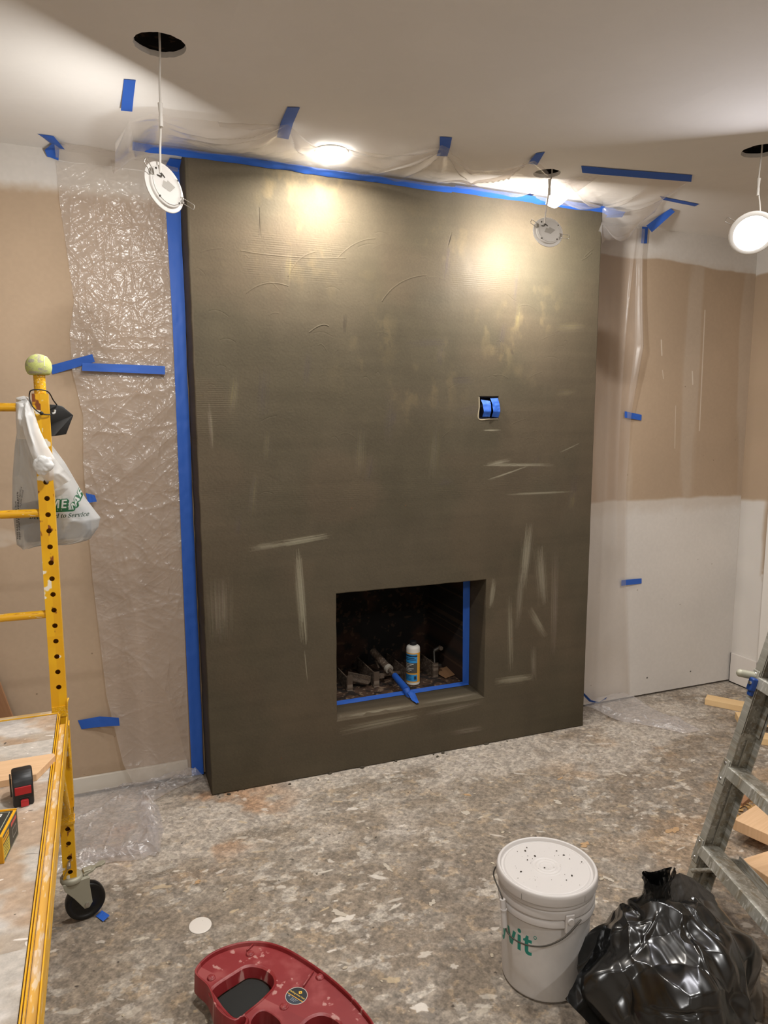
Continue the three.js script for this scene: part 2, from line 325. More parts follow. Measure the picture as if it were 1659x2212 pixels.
const wornYellowTex = dataTex(512, 512, (u, v) => {       // paint rubbed and caked with plaster
  let k = mix3([206, 160, 70], [200, 170, 124], smooth(0.4, 0.6, fbm(u * 3, v * 26, 4)));
  return mix3(k, [216, 204, 188], smooth(0.6, 0.7, fbm(u * 8 + 2, v * 40, 4)) * 0.7);
});
const ladderTex = dataTex(512, 512, (u, v) => {
  let k = mix3([176, 174, 164], [150, 147, 136], smooth(0.4, 0.65, fbm(u * 8, v * 8, 4)));
  k = mix3(k, [206, 204, 198], smooth(0.62, 0.7, fbm(u * 34, v * 34, 3)) * 0.7);
  return mix3(k, [126, 108, 80], smooth(0.62, 0.74, fbm(u * 12 + 7, v * 12, 3)) * 0.35);
});
const sootTex = dataTex(512, 512, (u, v) => {
  let k = [17, 14, 12];
  k = mix3(k, [84, 52, 34], smooth(0.45, 0.72, fbm(u * 5 + 1, v * 5, 4)) * 0.55);
  return mix3(k, [96, 72, 52], smooth(0.66, 0.74, fbm(u * 22, v * 22, 3)) * 0.5);
});
const rustTex = dataTex(256, 256, (u, v) => {
  let k = mix3([70, 60, 52], [104, 84, 66], fbm(u * 6, v * 6, 3));
  return mix3(k, [132, 118, 104], smooth(0.55, 0.7, fbm(u * 24, v * 24, 3)) * 0.8);
});
const hearthTex = dataTex(512, 512, (u, v) => {
  let k = mix3([58, 40, 30], [92, 68, 50], fbm(u * 8, v * 8, 4));
  k = mix3(k, [132, 110, 88], smooth(0.62, 0.7, fbm(u * 34, v * 34, 3)));
  return mix3(k, [28, 22, 18], smooth(0.58, 0.7, fbm(u * 14 + 7, v * 14, 3)) * 0.8);
});
const redTex = dataTex(512, 512, (u, v) => {
  let k = mix3([134, 38, 40], [116, 28, 32], fbm(u * 4, v * 4, 3));
  k = mix3(k, [160, 92, 88], smooth(0.46, 0.74, fbm(u * 7 + 3, v * 7, 5)) * 0.6);
  return mix3(k, [190, 160, 150], smooth(0.72, 0.8, fbm(u * 22, v * 22, 4)) * 0.7);
});
const crinkleBump = dataTex(1024, 1024, (u, v) => clamp(0.05 + 0.95 * creases(u * 1.5, v * 1.5, 2)), { srgb: false });

// ---------------------------------------------------------------- shared materials
const M = {
  tape: std({ color: 0x265bb8, roughness: 0.6, ...both }),
  film: phys({ color: 0xf4f0ec, transmission: 0.84, roughness: 0.26, thickness: 0, ior: 1.45, bumpMap: crinkleBump, bumpScale: 0.004, ...both }),
  filmClear: phys({ color: 0xf6f3f0, transmission: 0.88, roughness: 0.26, thickness: 0, ior: 1.45, ...both }),
  filmSlung: phys({ color: 0xf6f3f0, transmission: 0.91, roughness: 0.24, thickness: 0, ior: 1.5, ...both }),
  filmThin: phys({ color: 0xf6f3f0, transmission: 0.9, roughness: 0.24, thickness: 0, ior: 1.45, ...both }),
  filmBunch: phys({ color: 0xf2efee, transmission: 0.82, roughness: 0.25, thickness: 0, ior: 1.5, bumpMap: crinkleBump, bumpScale: 0.004, ...both }),
  yellow: std({ map: yellowTex, roughness: 0.42 }), worn: std({ map: wornYellowTex, roughness: 0.6 }),
  whitePlastic: std({ color: 0xdad6d0, roughness: 0.45 }), lampBack: std({ color: 0xd2cec8, roughness: 0.55 }), lampPrint: std({ color: 0xa9a49c, roughness: 0.7 }),
  steel: std({ color: 0xb9b6b0, metalness: 0.9, roughness: 0.3 }), darkSteel: std({ color: 0x55514b, metalness: 0.7, roughness: 0.5 }), galv: std({ color: 0xa3a08f, metalness: 0.35, roughness: 0.55 }),
  ladder: std({ map: ladderTex, metalness: 0.45, roughness: 0.48 }),
  black: std({ color: 0x0b0b0b, roughness: 0.6 }), rubber: std({ color: 0x0d0d0c, roughness: 0.55 }),
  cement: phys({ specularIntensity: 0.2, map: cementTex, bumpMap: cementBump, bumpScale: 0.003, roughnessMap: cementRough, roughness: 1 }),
  soot: std({ map: sootTex, roughness: 0.95, side: THREE.DoubleSide }), rust: std({ map: rustTex, roughness: 0.85 }), hearth: std({ map: hearthTex, roughness: 0.95 }),
  cord: std({ color: 0xd8d3cb, roughness: 0.5 }), dark: std({ color: 0x050505, roughness: 1 }), paper: std({ color: 0xd9d3c9, roughness: 0.9 }),
  glow: std({ color: 0xffffff, emissive: 0xffffff, emissiveIntensity: 3 }), glowSoft: std({ color: 0xffffff, emissive: 0xffffff, emissiveIntensity: 1.6 }),
};

// ---------------------------------------------------------------- the room
{
  const f = planar(box(6.9, 0.1, 6.2, 0.25, -0.05, 2.4).toNonIndexed(), 'x', 'z', 4.4, -4.4, -1, 3.4);
  struct('floor', f, std({ map: floorTex, roughness: 0.8 }));

  const wb = std({ map: wallBackTex, roughness: 0.85 });
  const wallGeo = merged([span(LEFT, 0.25, 0.012, 2.95, BACK - 0.12, BACK), span(1.75, RIGHT, 0.014, 2.95, BACK - 0.12, BACK), span(0.25, 1.75, 1.2, 2.95, BACK - 0.12, BACK)]);
  planar(wallGeo, 'x', 'y', RIGHT - LEFT, 2.8, LEFT, 0);
  struct('wall_back', wallGeo, wb);
  struct('gap_shade_1', span(LEFT, RIGHT, -0.02, 0.03, BACK - 0.11, BACK - 0.03), M.dark);           // black strip standing in for the shade in the gap under the plasterboard
  const wr = planar(span(RIGHT, RIGHT + 0.12, 0.004, 2.95, BACK - 0.12, REAR).toNonIndexed(), 'z', 'y', 2.8, 2.8, BACK, 0);
  struct('wall_right', wr, std({ map: wallRightTex, roughness: 0.85 }));
  struct('baseboard_right', [rbox(0.014, 0.186, 0.192, 0.002, RIGHT - 0.0075, 0.103, -0.1)], std({ color: 0xd6cfc8, roughness: 0.55 }));
  struct('gap_shade_3', [span(RIGHT - 0.004, RIGHT + 0.002, 0.0, 0.192, BACK + 0.0005, 0.0)], M.dark);       // black strip coloured for the shade in the gap round the baseboard
  struct('trim_2', [rbox(0.018, 2.02, 0.085, 0.003, RIGHT - 0.009, 1.012, 0.047)], std({ color: 0xdcd7d0, roughness: 0.5 }));
  const plain = std({ color: 0xd9d3ca, roughness: 0.9 });  // unseen walls, kept pale so they bounce light onto the ceiling
  struct('unseen_wall_left', span(LEFT - 0.12, LEFT, 0, 2.95, BACK - 0.12, REAR), plain);
  struct('unseen_wall_front', span(LEFT - 0.12, RIGHT + 0.12, 0, 2.95, REAR, REAR + 0.12), plain);
  struct('baseboard_left', [rbox(1.5, 0.07, 0.014, 0.002, -0.82, 0.056, BACK + 0.0075)], std({ color: 0xcfc9be, roughness: 0.7 }));

  // ceiling board with the round cut-outs for the lights
  const s = shape([[LEFT - 0.1, BACK - 0.1], [RIGHT + 0.1, BACK - 0.1], [RIGHT + 0.1, REAR + 0.1], [LEFT - 0.1, REAR + 0.1]]);
  const r = rng(14);
  for (const [x, z, R] of [[-0.17, 0.811, 0.073], [1.47, 0.323, 0.058], [2.09, 0.876, 0.075], [0.532, 0.215, 0.058]]) {
    const p = []; for (let i = 0; i < 40; i++) { const a = -(i / 40) * Math.PI * 2, q = R * (1 + (r() - 0.5) * 0.05); p.push(new THREE.Vector2(x + Math.cos(a) * q, z + Math.sin(a) * q)); }
    s.holes.push(new THREE.Path(p));
  }
  const cg = extrude(s, 0.016).rotateX(Math.PI / 2);                                           // (x, z) -> floor plan, thickness downwards
  const p = cg.attributes.position;
  for (let i = 0; i < p.count; i++) p.setY(i, p.getY(i) + 0.016 + ceilY(p.getX(i)));
  cg.computeVertexNormals();
  planar(cg, 'x', 'z', 1.5, 1.5);
  struct('ceiling', cg, std({ map: ceilTex, roughness: 0.9 }));
  const deck = span(LEFT - 0.12, RIGHT + 0.12, 2.95, 3.0, BACK - 0.12, REAR + 0.12);
  struct('unseen_plenum_lid', deck, M.dark);  // unseen black lid, seals out light and keeps the cut-outs dark
}

// ---------------------------------------------------------------- fireplace
const OL = 0.602, OR = 1.393, OB = 0.257, OT = 0.874;
{
  const t = thing('fireplace', 'tall chimney breast skimmed in dark olive grey cement with a small low firebox', 'fireplace');
  const r = rng(2), pts = [], edge = (x0, y0, x1, y1, n, j) => { for (let i = 0; i < n; i++) { const k = i / n; pts.push([lerp(x0, x1, k) + (r() - 0.5) * j, lerp(y0, y1, k) + (r() - 0.5) * j]); } };
  edge(0.010, 0.002, FW + 0.001, 0.002, 60, 0.004); edge(FW + 0.001, 0, FW, 2.722, 40, 0.002); edge(FW, 2.721, -0.014, 2.738, 20, 0.001); edge(-0.014, 2.738, 0.010, 0.002, 50, 0.003);
  const s = shape(pts), hole = [];
  const he = (x0, y0, x1, y1, n) => { for (let i = 0; i < n; i++) { const k = i / n; hole.push(new THREE.Vector2(lerp(x0, x1, k) + (r() - 0.5) * 0.002, lerp(y0, y1, k) + (r() - 0.5) * 0.002)); } };
  he(OL, OB, OL, OT, 20); he(OL, OT, OR, OT, 24); he(OR, OT, OR, OB, 20); he(OR, OB, OL, OB, 24);
  s.holes.push(new THREE.Path(hole));
  const ob = []; for (const [x, y] of [[1.338, 1.677], [1.338, 1.782], [1.441, 1.783], [1.443, 1.677]]) ob.push(new THREE.Vector2(x, y));
  s.holes.push(new THREE.Path(ob));
  const g = extrude(s, DEPTH - 0.001, 0.004, 2).translate(0, 0, -DEPTH + 0.001 + 0.000);
  g.translate(0, 0, 0); planar(g, 'x', 'y', FW, 2.75);
  const front = g; front.computeVertexNormals();
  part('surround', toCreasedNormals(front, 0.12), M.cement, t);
  // sill of the opening, a little higher at the back
  part('sill', [grid(30, 6, (u, v) => { const x = lerp(OL, OR, u), z = lerp(-0.005, -0.168, v); return [x, OB - 0.002 + 0.012 * v + 0.002 * fbm(x * 12, z * 20, 2), z, x / FW, (0.18 + 0.2 * v) / 2.75]; })], M.cement, t);
  // black steel firebox: five walls behind the cement reveal
  const b = part('firebox', [span(OL - 0.02, OL + 0.004, 0.2, 0.92, -0.66, -0.172), span(OR - 0.004, OR + 0.02, 0.2, 0.92, -0.66, -0.172), span(OL - 0.02, OR + 0.02, 0.2, 0.92, -0.68, -0.66), span(OL - 0.02, OR + 0.02, 0.868, 0.92, -0.66, -0.172)], M.soot, t, 'sooty black steel firebox walls');
  planar(b.geometry, 'x', 'y', 0.5, 0.5);
  const fl = part('hearth', grid(60, 40, (u, v) => { const x = lerp(OL, OR, u), z = lerp(-0.168, -0.66, v); return [x, 0.252 + 0.012 * fbm(x * 30, z * 30, 3), z, x * 2, z * 2]; }), M.hearth, t, 'rusty ash-strewn firebox floor');
  // upright steel grate plates standing front to back
  for (const [x, y1, za, zb] of [[0.765, 0.335, -0.33, -0.58], [0.915, 0.343, -0.33, -0.6], [1.098, 0.34, -0.33, -0.6], [1.268, 0.346, -0.34, -0.56]]) {
    const pl = part('grate_plate', [rbox(0.007, y1 - 0.262, za - zb, 0.001, x, (y1 + 0.258) / 2, (za + zb) / 2), rbox(0.03, 0.085, 0.006, 0.001, x + 0.014, 0.30, za + 0.002)], M.rust, t);
    pl.geometry = planar(pl.geometry, 'z', 'y', 0.2, 0.2);
  }
  part('grate_angle', [rbox(0.13, 0.006, 0.032, 0.001).rotateY(-0.75).rotateX(0.1).translate(0.835, 0.296, -0.36), rbox(0.13, 0.032, 0.005, 0.001).rotateY(-0.75).rotateX(0.1).translate(0.848, 0.31, -0.375)], M.rust, t);
  part('grate_bar', [rod([0.915, 0.292, -0.4], [1.098, 0.292, -0.4], 0.011, 10), rbox(0.05, 0.022, 0.03, 0.003, 0.96, 0.3, -0.37)], M.rust, t);
  const valve = part('valve', [rod([1.285, 0.262, -0.36], [1.285, 0.33, -0.36], 0.012, 10), rod([1.285, 0.33, -0.36], [1.30, 0.39, -0.4], 0.006, 8), rod([1.30, 0.39, -0.4], [1.335, 0.405, -0.4], 0.011, 10), rbox(0.045, 0.014, 0.02, 0.004, 1.3, 0.32, -0.355)], M.darkSteel, t, 'rusty gas valve with a lever');
  part('valve_screw', rod([1.335, 0.405, -0.4], [1.335, 0.405, -0.38], 0.012, 10), M.rust, valve);
  // cement crumbs along the foot
  const cr = [];
  for (let i = 0; i < 46; i++) { const x = r() * FW, q = 0.0015 + Math.pow(r(), 4) * 0.009; cr.push(new THREE.IcosahedronGeometry(q, 0).scale(1.3, 0.6, 1).rotateY(r() * 6).translate(x, q * 0.4, 0.006 + r() * r() * 0.05)); }
  const crumbs = single('cement_crumbs', cr, std({ color: 0x3f382c, roughness: 0.95 }), 'dark cement crumbs fallen along the foot of the fireplace', 'crumbs');
  crumbs.userData.kind = 'stuff';
}
{ // the outlet opening: a box set into the cement, two strips of tape across it
  const t = thing('electrical_box', 'square outlet box set in the cement face above the firebox, masked with blue tape', 'outlet box', [1.39, 1.73, 0]);
  part('back_box', [span(-0.053, 0.053, -0.053, 0.053, -0.07, -0.066), span(-0.053, -0.049, -0.053, 0.053, -0.068, -0.004), span(0.048, 0.052, -0.053, 0.053, -0.068, -0.004), span(-0.053, 0.053, -0.053, -0.049, -0.068, -0.002), span(-0.053, 0.053, 0.049, 0.053, -0.068, -0.006)], std({ color: 0x1b2036, roughness: 0.5 }), t);
  part('cement_lip', [tube([[-0.056, 0.05, 0.003], [-0.055, 0, 0.004], [-0.056, -0.055, 0.003], [0, -0.056, 0.005], [0.05, -0.055, 0.003]], 0.003, 30, 6)], std({ color: 0x9b8f76, roughness: 0.9 }), t);
  part('screw', rod([0.0, -0.042, -0.004], [0.0, -0.042, 0.006], 0.004, 10), M.steel, t);
  const strip1 = single('masking_tape', strip([[1.347, 1.768, -0.004], [1.349, 1.745, 0.010], [1.352, 1.71, 0.016], [1.353, 1.686, 0.002]], [[1.392, 1.762, 0.002], [1.392, 1.745, 0.014], [1.392, 1.71, 0.018], [1.393, 1.686, 0.004]], [0, 0, 1], 8, 20, 0.004, 3), M.tape, 'blue tape strip covering the left half of the outlet box', 'tape');
  const strip2 = single('masking_tape', strip([[1.394, 1.774, 0.002], [1.397, 1.745, 0.018], [1.399, 1.71, 0.022], [1.400, 1.686, 0.006]], [[1.436, 1.776, 0.002], [1.441, 1.745, 0.013], [1.442, 1.71, 0.017], [1.441, 1.682, 0.002]], [0, 0, 1], 8, 20, 0.005, 4), M.tape, 'blue tape strip covering the right half of the outlet box', 'tape');
}

// ---------------------------------------------------------------- hanging disc lights
// hole: [x, z] of the ceiling cut-out; at: centre of the disc; dir: the way the light faces; R: radius of the trim ring
function discLight({ hole, at, dir, R, roll = 0, clip = 0.35, lit, rgb, name, label, knee = 0.55, bow = 0.01, pull = [0, 0] }) {
  const o = [hole[0], ceilY(hole[0]), hole[1]], t = thing(name, label, 'ceiling light', o, null);
  const z = V(dir).normalize(), x = new THREE.Vector3(0, 1, 0).cross(z).normalize(), y = z.clone().cross(x);
  const m = new THREE.Matrix4().makeBasis(x, y, z).multiply(new THREE.Matrix4().makeRotationZ(roll)).setPosition(V(at).sub(V(o)));
  const put = (g) => g.applyMatrix4(m), P = (a) => V(a).applyMatrix4(m).toArray();
  const turn = (g) => g.rotateX(Math.PI / 2);                                                   // lathe axis y -> local z
  part('trim_ring', put(turn(lathe([[0.80 * R, 0.006], [0.86 * R, 0.0075], [0.95 * R, 0.006], [R, 0.002], [R, 0], [0.97 * R, -0.002], [0.78 * R, -0.002]], 56))), M.whitePlastic, t);
  part('diffuser', put(turn(lathe([[0, 0.0055], [0.8 * R, 0.0055], [0.8 * R, 0.002]], 48))), lit ? M.glow : M.glowSoft, t, 'glowing round diffuser');
  const h = part('housing', put(turn(lathe([[0.82 * R, -0.002], [0.82 * R, -0.008], [0.80 * R, -0.011], [0.70 * R, -0.011], [0.68 * R, -0.013], [0, -0.013]], 56))), M.lampBack, t, 'pale grey metal back plate');
  // ridge, screws, wire entry and the printed rating mark on the back
  part('back_ridge', put(tube([...Array(22).keys()].map((i) => { const a = -0.5 + (i / 21) * 4.3; return [Math.cos(a) * 0.72 * R, Math.sin(a) * -0.72 * R, -0.0125]; }), 0.0016, 60, 6)), M.whitePlastic, h);
  for (const a of [0.9, 2.6, 4.0, 5.5]) part('screw', put(rod([Math.cos(a) * 0.74 * R, Math.sin(a) * 0.74 * R, -0.010], [Math.cos(a) * 0.74 * R, Math.sin(a) * 0.74 * R, -0.0145], 0.003, 8)), M.darkSteel, h);
  part('rating_mark', put(new THREE.ShapeGeometry(shape([[-0.42 * R, -0.05 * R], [-0.05 * R, -0.24 * R], [0.0, -0.14 * R], [0.18 * R, -0.18 * R], [0.32 * R, 0.1 * R], [-0.08 * R, 0.22 * R]])).rotateX(Math.PI).translate(0, 0, -0.0136)), M.lampPrint, h);
  part('wire_clamp', put(tube([[0.5 * R, 0.30 * R, -0.014], [0.30 * R, 0.28 * R, -0.018], [0.26 * R, 0.42 * R, -0.016], [0.08 * R, 0.30 * R, -0.014]], 0.0018, 24, 6)), M.darkSteel, h);
  for (const s of [1, -1]) {                                                                    // spring clips, bent from flat wire
    const c = Math.cos(clip) * s, q = Math.sin(clip) * s, at2 = (u, w, zz) => [u * c - w * q, u * q + w * c, zz];
    part('spring_clip', [tube([at2(0.80 * R, -0.009, -0.012), at2(1.12 * R, -0.009, -0.020), at2(1.30 * R, -0.008, -0.024), at2(1.30 * R, 0.008, -0.024), at2(1.12 * R, 0.009, -0.020), at2(0.80 * R, 0.009, -0.012)].map(P), 0.0013, 40, 6),
      put(rbox(0.012, 0.02, 0.008, 0.002, 0.80 * R * c, 0.80 * R * q, -0.011))], M.steel, t);
  }
  // flex from the cut-out down to the back, with its push connector
  const end = P([0.30 * R, 0.42 * R, -0.014]), top = [pull[0], 0.06, pull[1]], k = end[1] * knee;
  const mid = [lerp(top[0], end[0], 0.35) + bow, k, lerp(top[2], end[2], 0.4)];
  part('flex', tube([top, [top[0], -0.01, top[2]], [mid[0], k * 0.6, mid[2]], mid, [lerp(mid[0], end[0], 0.6), lerp(k, end[1], 0.5), lerp(mid[2], end[2], 0.7)], end], 0.0031, 60, 8), M.cord, t);
  part('connector', [rod([mid[0], k + 0.035, mid[2]], [mid[0], k - 0.002, mid[2]], 0.0075, 12, 0.0045), rod([mid[0], k - 0.001, mid[2]], [mid[0], k - 0.03, mid[2]], 0.0058, 12)], M.cord, t);
  part('dark_can', [lathe([[R * 1.02, 0.018], [R * 1.02, 0.12], [0, 0.12]], 28).translate(0, 0, 0), rbox(0.05, 0.012, 0.03, 0.003, pull[0], 0.06, pull[1])], M.soot, t, 'black can above the ceiling cut-out, standing in for the dark hollow');  // black colour stands in for the shade of the hollow above
  if (lit) panelLight(t, P([0, 0, 0.012]), dir, 1.25 * R, lit, rgb);
  return t;
}
discLight({ name: 'downlight', label: 'disc light dangling in front of the film-covered wall, overlapping the floor-to-ceiling blue strip', hole: [-0.17, 0.811], at: [-0.165, 2.375, 0.74], dir: [-0.62, -0.2, -0.76], R: 0.076, lit: LAMP.left, rgb: NEUTRAL, clip: 0.5, knee: 0.55, bow: 0.0 });
discLight({ name: 'downlight', label: 'disc light dangling with its grey back outward before the top of the cement chimney breast', hole: [1.47, 0.323], at: [1.466, 2.478, 0.35], dir: [0.2, -0.26, -0.94], R: 0.068, lit: LAMP.fire, rgb: NEUTRAL, clip: 0.38, knee: 0.28, pull: [0.025, 0.0], bow: 0.0 });
discLight({ name: 'downlight', label: 'switched-on disc light dangling with its bright face towards the room, near the far corner', hole: [2.09, 0.876], at: [2.085, 2.415, 0.86], dir: [-0.53, -0.54, 0.66], R: 0.087, lit: LAMP.right, rgb: COOL, clip: -0.5, knee: 0.52, bow: -0.012 });
{ // the fourth one is still in the ceiling, behind the film
  const t = thing('downlight', 'lit round light still set in the ceiling, shining through the plastic film', 'ceiling light', [0.532, ceilY(0.532), 0.215]);
  part('trim_ring', lathe([[0.056, -0.006], [0.064, -0.006], [0.069, -0.001], [0.056, 0.002]], 48), M.whitePlastic, t);
  part('diffuser', lathe([[0, -0.004], [0.056, -0.004]], 40).rotateZ(Math.PI), M.glow, t, 'glowing round diffuser');
  part('housing', lathe([[0.052, -0.002], [0.052, 0.03], [0, 0.03]], 40), M.lampBack, t);
  panelLight(t, [0, -0.009, 0], [0, -1, 0], 0.085, LAMP.covered, NEUTRAL);
}
// unseen ceiling lamps, out of view, placed to light the room and chimney breast
for (const [x, z] of [[0.1, 1.6], [1.95, 1.65], [-1.3, 3.5], [1.2, 3.9]]) {
  const t = thing('unseen_ceiling_lamp', 'unseen round ceiling lamp out of view, placed to light the room and chimney breast', 'ceiling light', [x, ceilY(x), z], 'unseen ceiling lamps out of view that light the room');
  part('trim_ring', lathe([[0.070, -0.006], [0.080, -0.006], [0.087, -0.0015], [0.070, -0.0008]], 40), M.whitePlastic, t);
  part('diffuser', lathe([[0, -0.004], [0.070, -0.004]], 40).rotateZ(Math.PI), M.glow, t);
  panelLight(t, [0, -0.01, 0], [0, -1, 0], 0.11, LAMP.room, WARM);
}

// ---------------------------------------------------------------- masking tape
const CEIL_N = [0, -1, 0], WALL_N = [0, 0, 1];
let tapeSeed = 10;
function tape(label, a, b, n, o = {}) { return single('masking_tape', strip(a, b, n, o.nu ?? 6, o.nv ?? 24, o.amp ?? 0.001, tapeSeed++), M.tape, label, 'tape', o.group); }
const C = (x, z, d = 0) => [x, ceilY(x) - d, z], Wl = (x, y, d = 0) => [x, y, BACK + d];
const FILM = 0.012;
tape('short blue tape holding the raised corner of the ceiling film, above the dangling light', [C(-0.258, 0.551), C(-0.259, 0.44, 0.004), C(-0.261, 0.329, FILM)], [C(-0.223, 0.560), C(-0.224, 0.45, 0.004), C(-0.224, 0.336, FILM)], CEIL_N);
tape('short slanted blue tape on the ceiling film edge, up from the covered glowing light', [C(0.268, 0.551), C(0.275, 0.43, 0.004), C(0.288, 0.305, FILM)], [C(0.309, 0.565), C(0.319, 0.43, 0.004), C(0.335, 0.301, FILM)], CEIL_N);
tape('short blue tape on the ceiling film edge above the middle of the chimney breast', [C(0.862, 0.519), C(0.9, 0.44, 0.004), C(0.923, 0.364, FILM)], [C(0.908, 0.529), C(0.94, 0.45, 0.004), C(0.965, 0.376, FILM)], CEIL_N);
tape('small blue tape on the ceiling beside the middle light hole, at a film corner', [C(1.290, 0.514), C(1.302, 0.435, FILM)], [C(1.313, 0.541), C(1.349, 0.432, FILM)], CEIL_N);
tape('long blue tape along the near edge of the smaller ceiling film', [C(1.542, 0.466), C(1.72, 0.497, 0.002), C(2.05, 0.558)], [C(1.578, 0.426, FILM), C(1.75, 0.455, FILM), C(2.088, 0.515, FILM)], CEIL_N);
tape('blue tape lying on the bare ceiling between the smaller film and the lit light', [C(2.137, 0.268), C(2.402, 0.245)], [C(2.193, 0.229), C(2.411, 0.207)], CEIL_N);
tape('dark curled blue tape hanging at the ceiling and wall joint in the corner', [C(2.33, 0.13, 0.0), C(2.36, 0.02, 0.004), C(2.39, -0.11, 0.02)], [C(2.36, 0.13, 0.012), C(2.39, 0.02, 0.03), C(2.43, -0.11, 0.05)], [0.6, -0.7, 0.2]);
tape('upright short blue tape at the top of the far wall, over the clear film edge', [Wl(2.435, 2.715, 0.014), Wl(2.432, 2.627, 0.014)], [Wl(2.479, 2.717, 0.010), Wl(2.476, 2.631, 0.010)], WALL_N);
tape('short blue tape halfway up the far wall, holding the clear film edge', [Wl(2.371, 1.716, 0.014), Wl(2.502, 1.696, 0.002)], [Wl(2.373, 1.680, 0.014), Wl(2.501, 1.664, 0.002)], WALL_N);
tape('short blue tape low on the far wall, on the whitened part', [Wl(2.400, 0.744, 0.014), Wl(2.558, 0.739, 0.002)], [Wl(2.401, 0.710, 0.014), Wl(2.560, 0.708, 0.002)], WALL_N);
tape('slanted blue tape beside the tennis ball, half on bare wall', [Wl(-0.557, 1.896), Wl(-0.393, 1.945, 0.028)], [Wl(-0.550, 1.860), Wl(-0.384, 1.913, 0.028)], WALL_N);
tape('level blue tape joining the two wall films at eye height', [Wl(-0.433, 1.908, 0.03), Wl(-0.104, 1.903, 0.03)], [Wl(-0.436, 1.876, 0.03), Wl(-0.105, 1.867, 0.03)], WALL_N);
tape('tiny blue tape tab beside the white shopping bag', [Wl(-0.448, 1.366, 0.03), Wl(-0.412, 1.356, 0.034)], [Wl(-0.440, 1.324, 0.03), Wl(-0.405, 1.328, 0.034)], WALL_N);
tape('curved blue tape low on the tan wall above the white skirting strip', [Wl(-0.531, 0.357), Wl(-0.441, 0.369, 0.02), Wl(-0.362, 0.363, 0.05)], [Wl(-0.518, 0.314), Wl(-0.444, 0.321, 0.02), Wl(-0.360, 0.325, 0.05)], WALL_N);
tape('crumpled blue tape wrapped over the ceiling and wall joint above the wall film', [C(-0.545, -0.05), C(-0.50, -0.12, 0.006), Wl(-0.53, 2.735, 0.02), Wl(-0.522, 2.715, 0.008)], [C(-0.49, -0.05), C(-0.455, -0.12, 0.02), Wl(-0.475, 2.74, 0.035), Wl(-0.482, 2.705, 0.012)], [0.2, -0.6, 0.7], { amp: 0.004 });
{ // the tall strip down the wall beside the chimney breast
  const L = [[2.72, -0.077], [2.56, -0.074], [2.085, -0.064], [0.85, -0.061], [0.012, -0.054]], q = [], w = [];
  for (let i = 0; i <= 24; i++) { const y = lerp(2.655, 0.012, i / 24); q.push(Wl(-poly(L.map((e) => [-e[0], -e[1]]), -y), y, 0.014)); w.push(Wl(lerp(-0.014, 0.0, i / 24) + 0.004 * (n2(i * 0.9, 3) - 0.5), y, 0.014)); }
  tape('floor-to-ceiling strip of blue tape down the wall beside the chimney breast', q, w, WALL_N, { nv: 260, nu: 10, amp: 0.0022 });
  tape('short darker blue tape overlapping the top of the floor-to-ceiling strip', [C(-0.06, -0.1, 0.008), Wl(-0.075, 2.72, 0.02), Wl(-0.085, 2.645, 0.018)], [C(-0.006, -0.1, 0.008), Wl(-0.012, 2.72, 0.02), Wl(-0.014, 2.64, 0.018)], [0, -0.4, 0.9], { amp: 0.002 });
}
{ // along the joint of chimney breast and ceiling
  const run = (x0, x1, z0, z1, sag) => { const a = [], b = []; for (let i = 0; i <= 20; i++) { const x = lerp(x0, x1, i / 20); a.push(C(x, z1 + 0.004 * n2(x * 9, 2), 0.012 + sag * 0.3)); b.push(C(x, z0, 0.018 + sag + 0.006 * n2(x * 14, 5))); } return [a, b]; };
  let [a, b] = run(-0.21, 1.17, 0.006, 0.05, 0.006);
  tape('long blue tape along the ceiling joint over the covered glowing light', a, b, [0, -0.8, 0.4], { nv: 120, amp: 0.003 });
  [a, b] = run(1.16, 2.03, 0.008, 0.07, 0.002);
  tape('bright blue tape along the ceiling joint behind the grey-backed dangling light', a, b, [0, -0.9, 0.3], { nv: 90, amp: 0.002 });
  tape('blue tape folded round the outer top corner of the chimney breast under the film', [C(1.99, 0.02, 0.02), C(2.05, 0.0, 0.03), [2.055, 2.69, -0.03]], [C(2.0, 0.075, 0.016), C(2.11, 0.06, 0.02), C(2.14, 0.0, 0.03)], [0.3, -0.9, 0.2], { amp: 0.003 });
}
tape('upright blue tape masking the side of the firebox opening', [[1.350, 0.842, -0.163], [1.356, 0.268, -0.163]], [[1.389, 0.846, -0.160], [1.391, 0.262, -0.160]], [-0.3, 0, 0.95], { nv: 60, amp: 0.002 });
tape('level blue tape masking the back edge of the firebox sill', [[0.606, 0.266, -0.150], [1.0, 0.267, -0.150], [1.388, 0.268, -0.150]], [[0.606, 0.279, -0.171], [1.0, 0.280, -0.171], [1.388, 0.281, -0.171]], [0, 0.9, 0.4], { nv: 60, amp: 0.0015 });
tape('curled end of dark blue tape by the foot of the far wall', [[2.14, 0.10, -0.19], [2.19, 0.045, -0.17], [2.24, 0.03, -0.16], [2.29, 0.055, -0.15]], [[2.14, 0.115, -0.18], [2.19, 0.06, -0.155], [2.24, 0.045, -0.145], [2.29, 0.07, -0.14]], [0, 0.8, 0.5], { nv: 30 });
tape('scrap of blue tape on the floor under the scaffold caster', [[-0.475, 0.001, 0.66], [-0.452, 0.002, 0.70]], [[-0.455, 0.006, 0.645], [-0.43, 0.008, 0.685]], [0, 1, 0]);

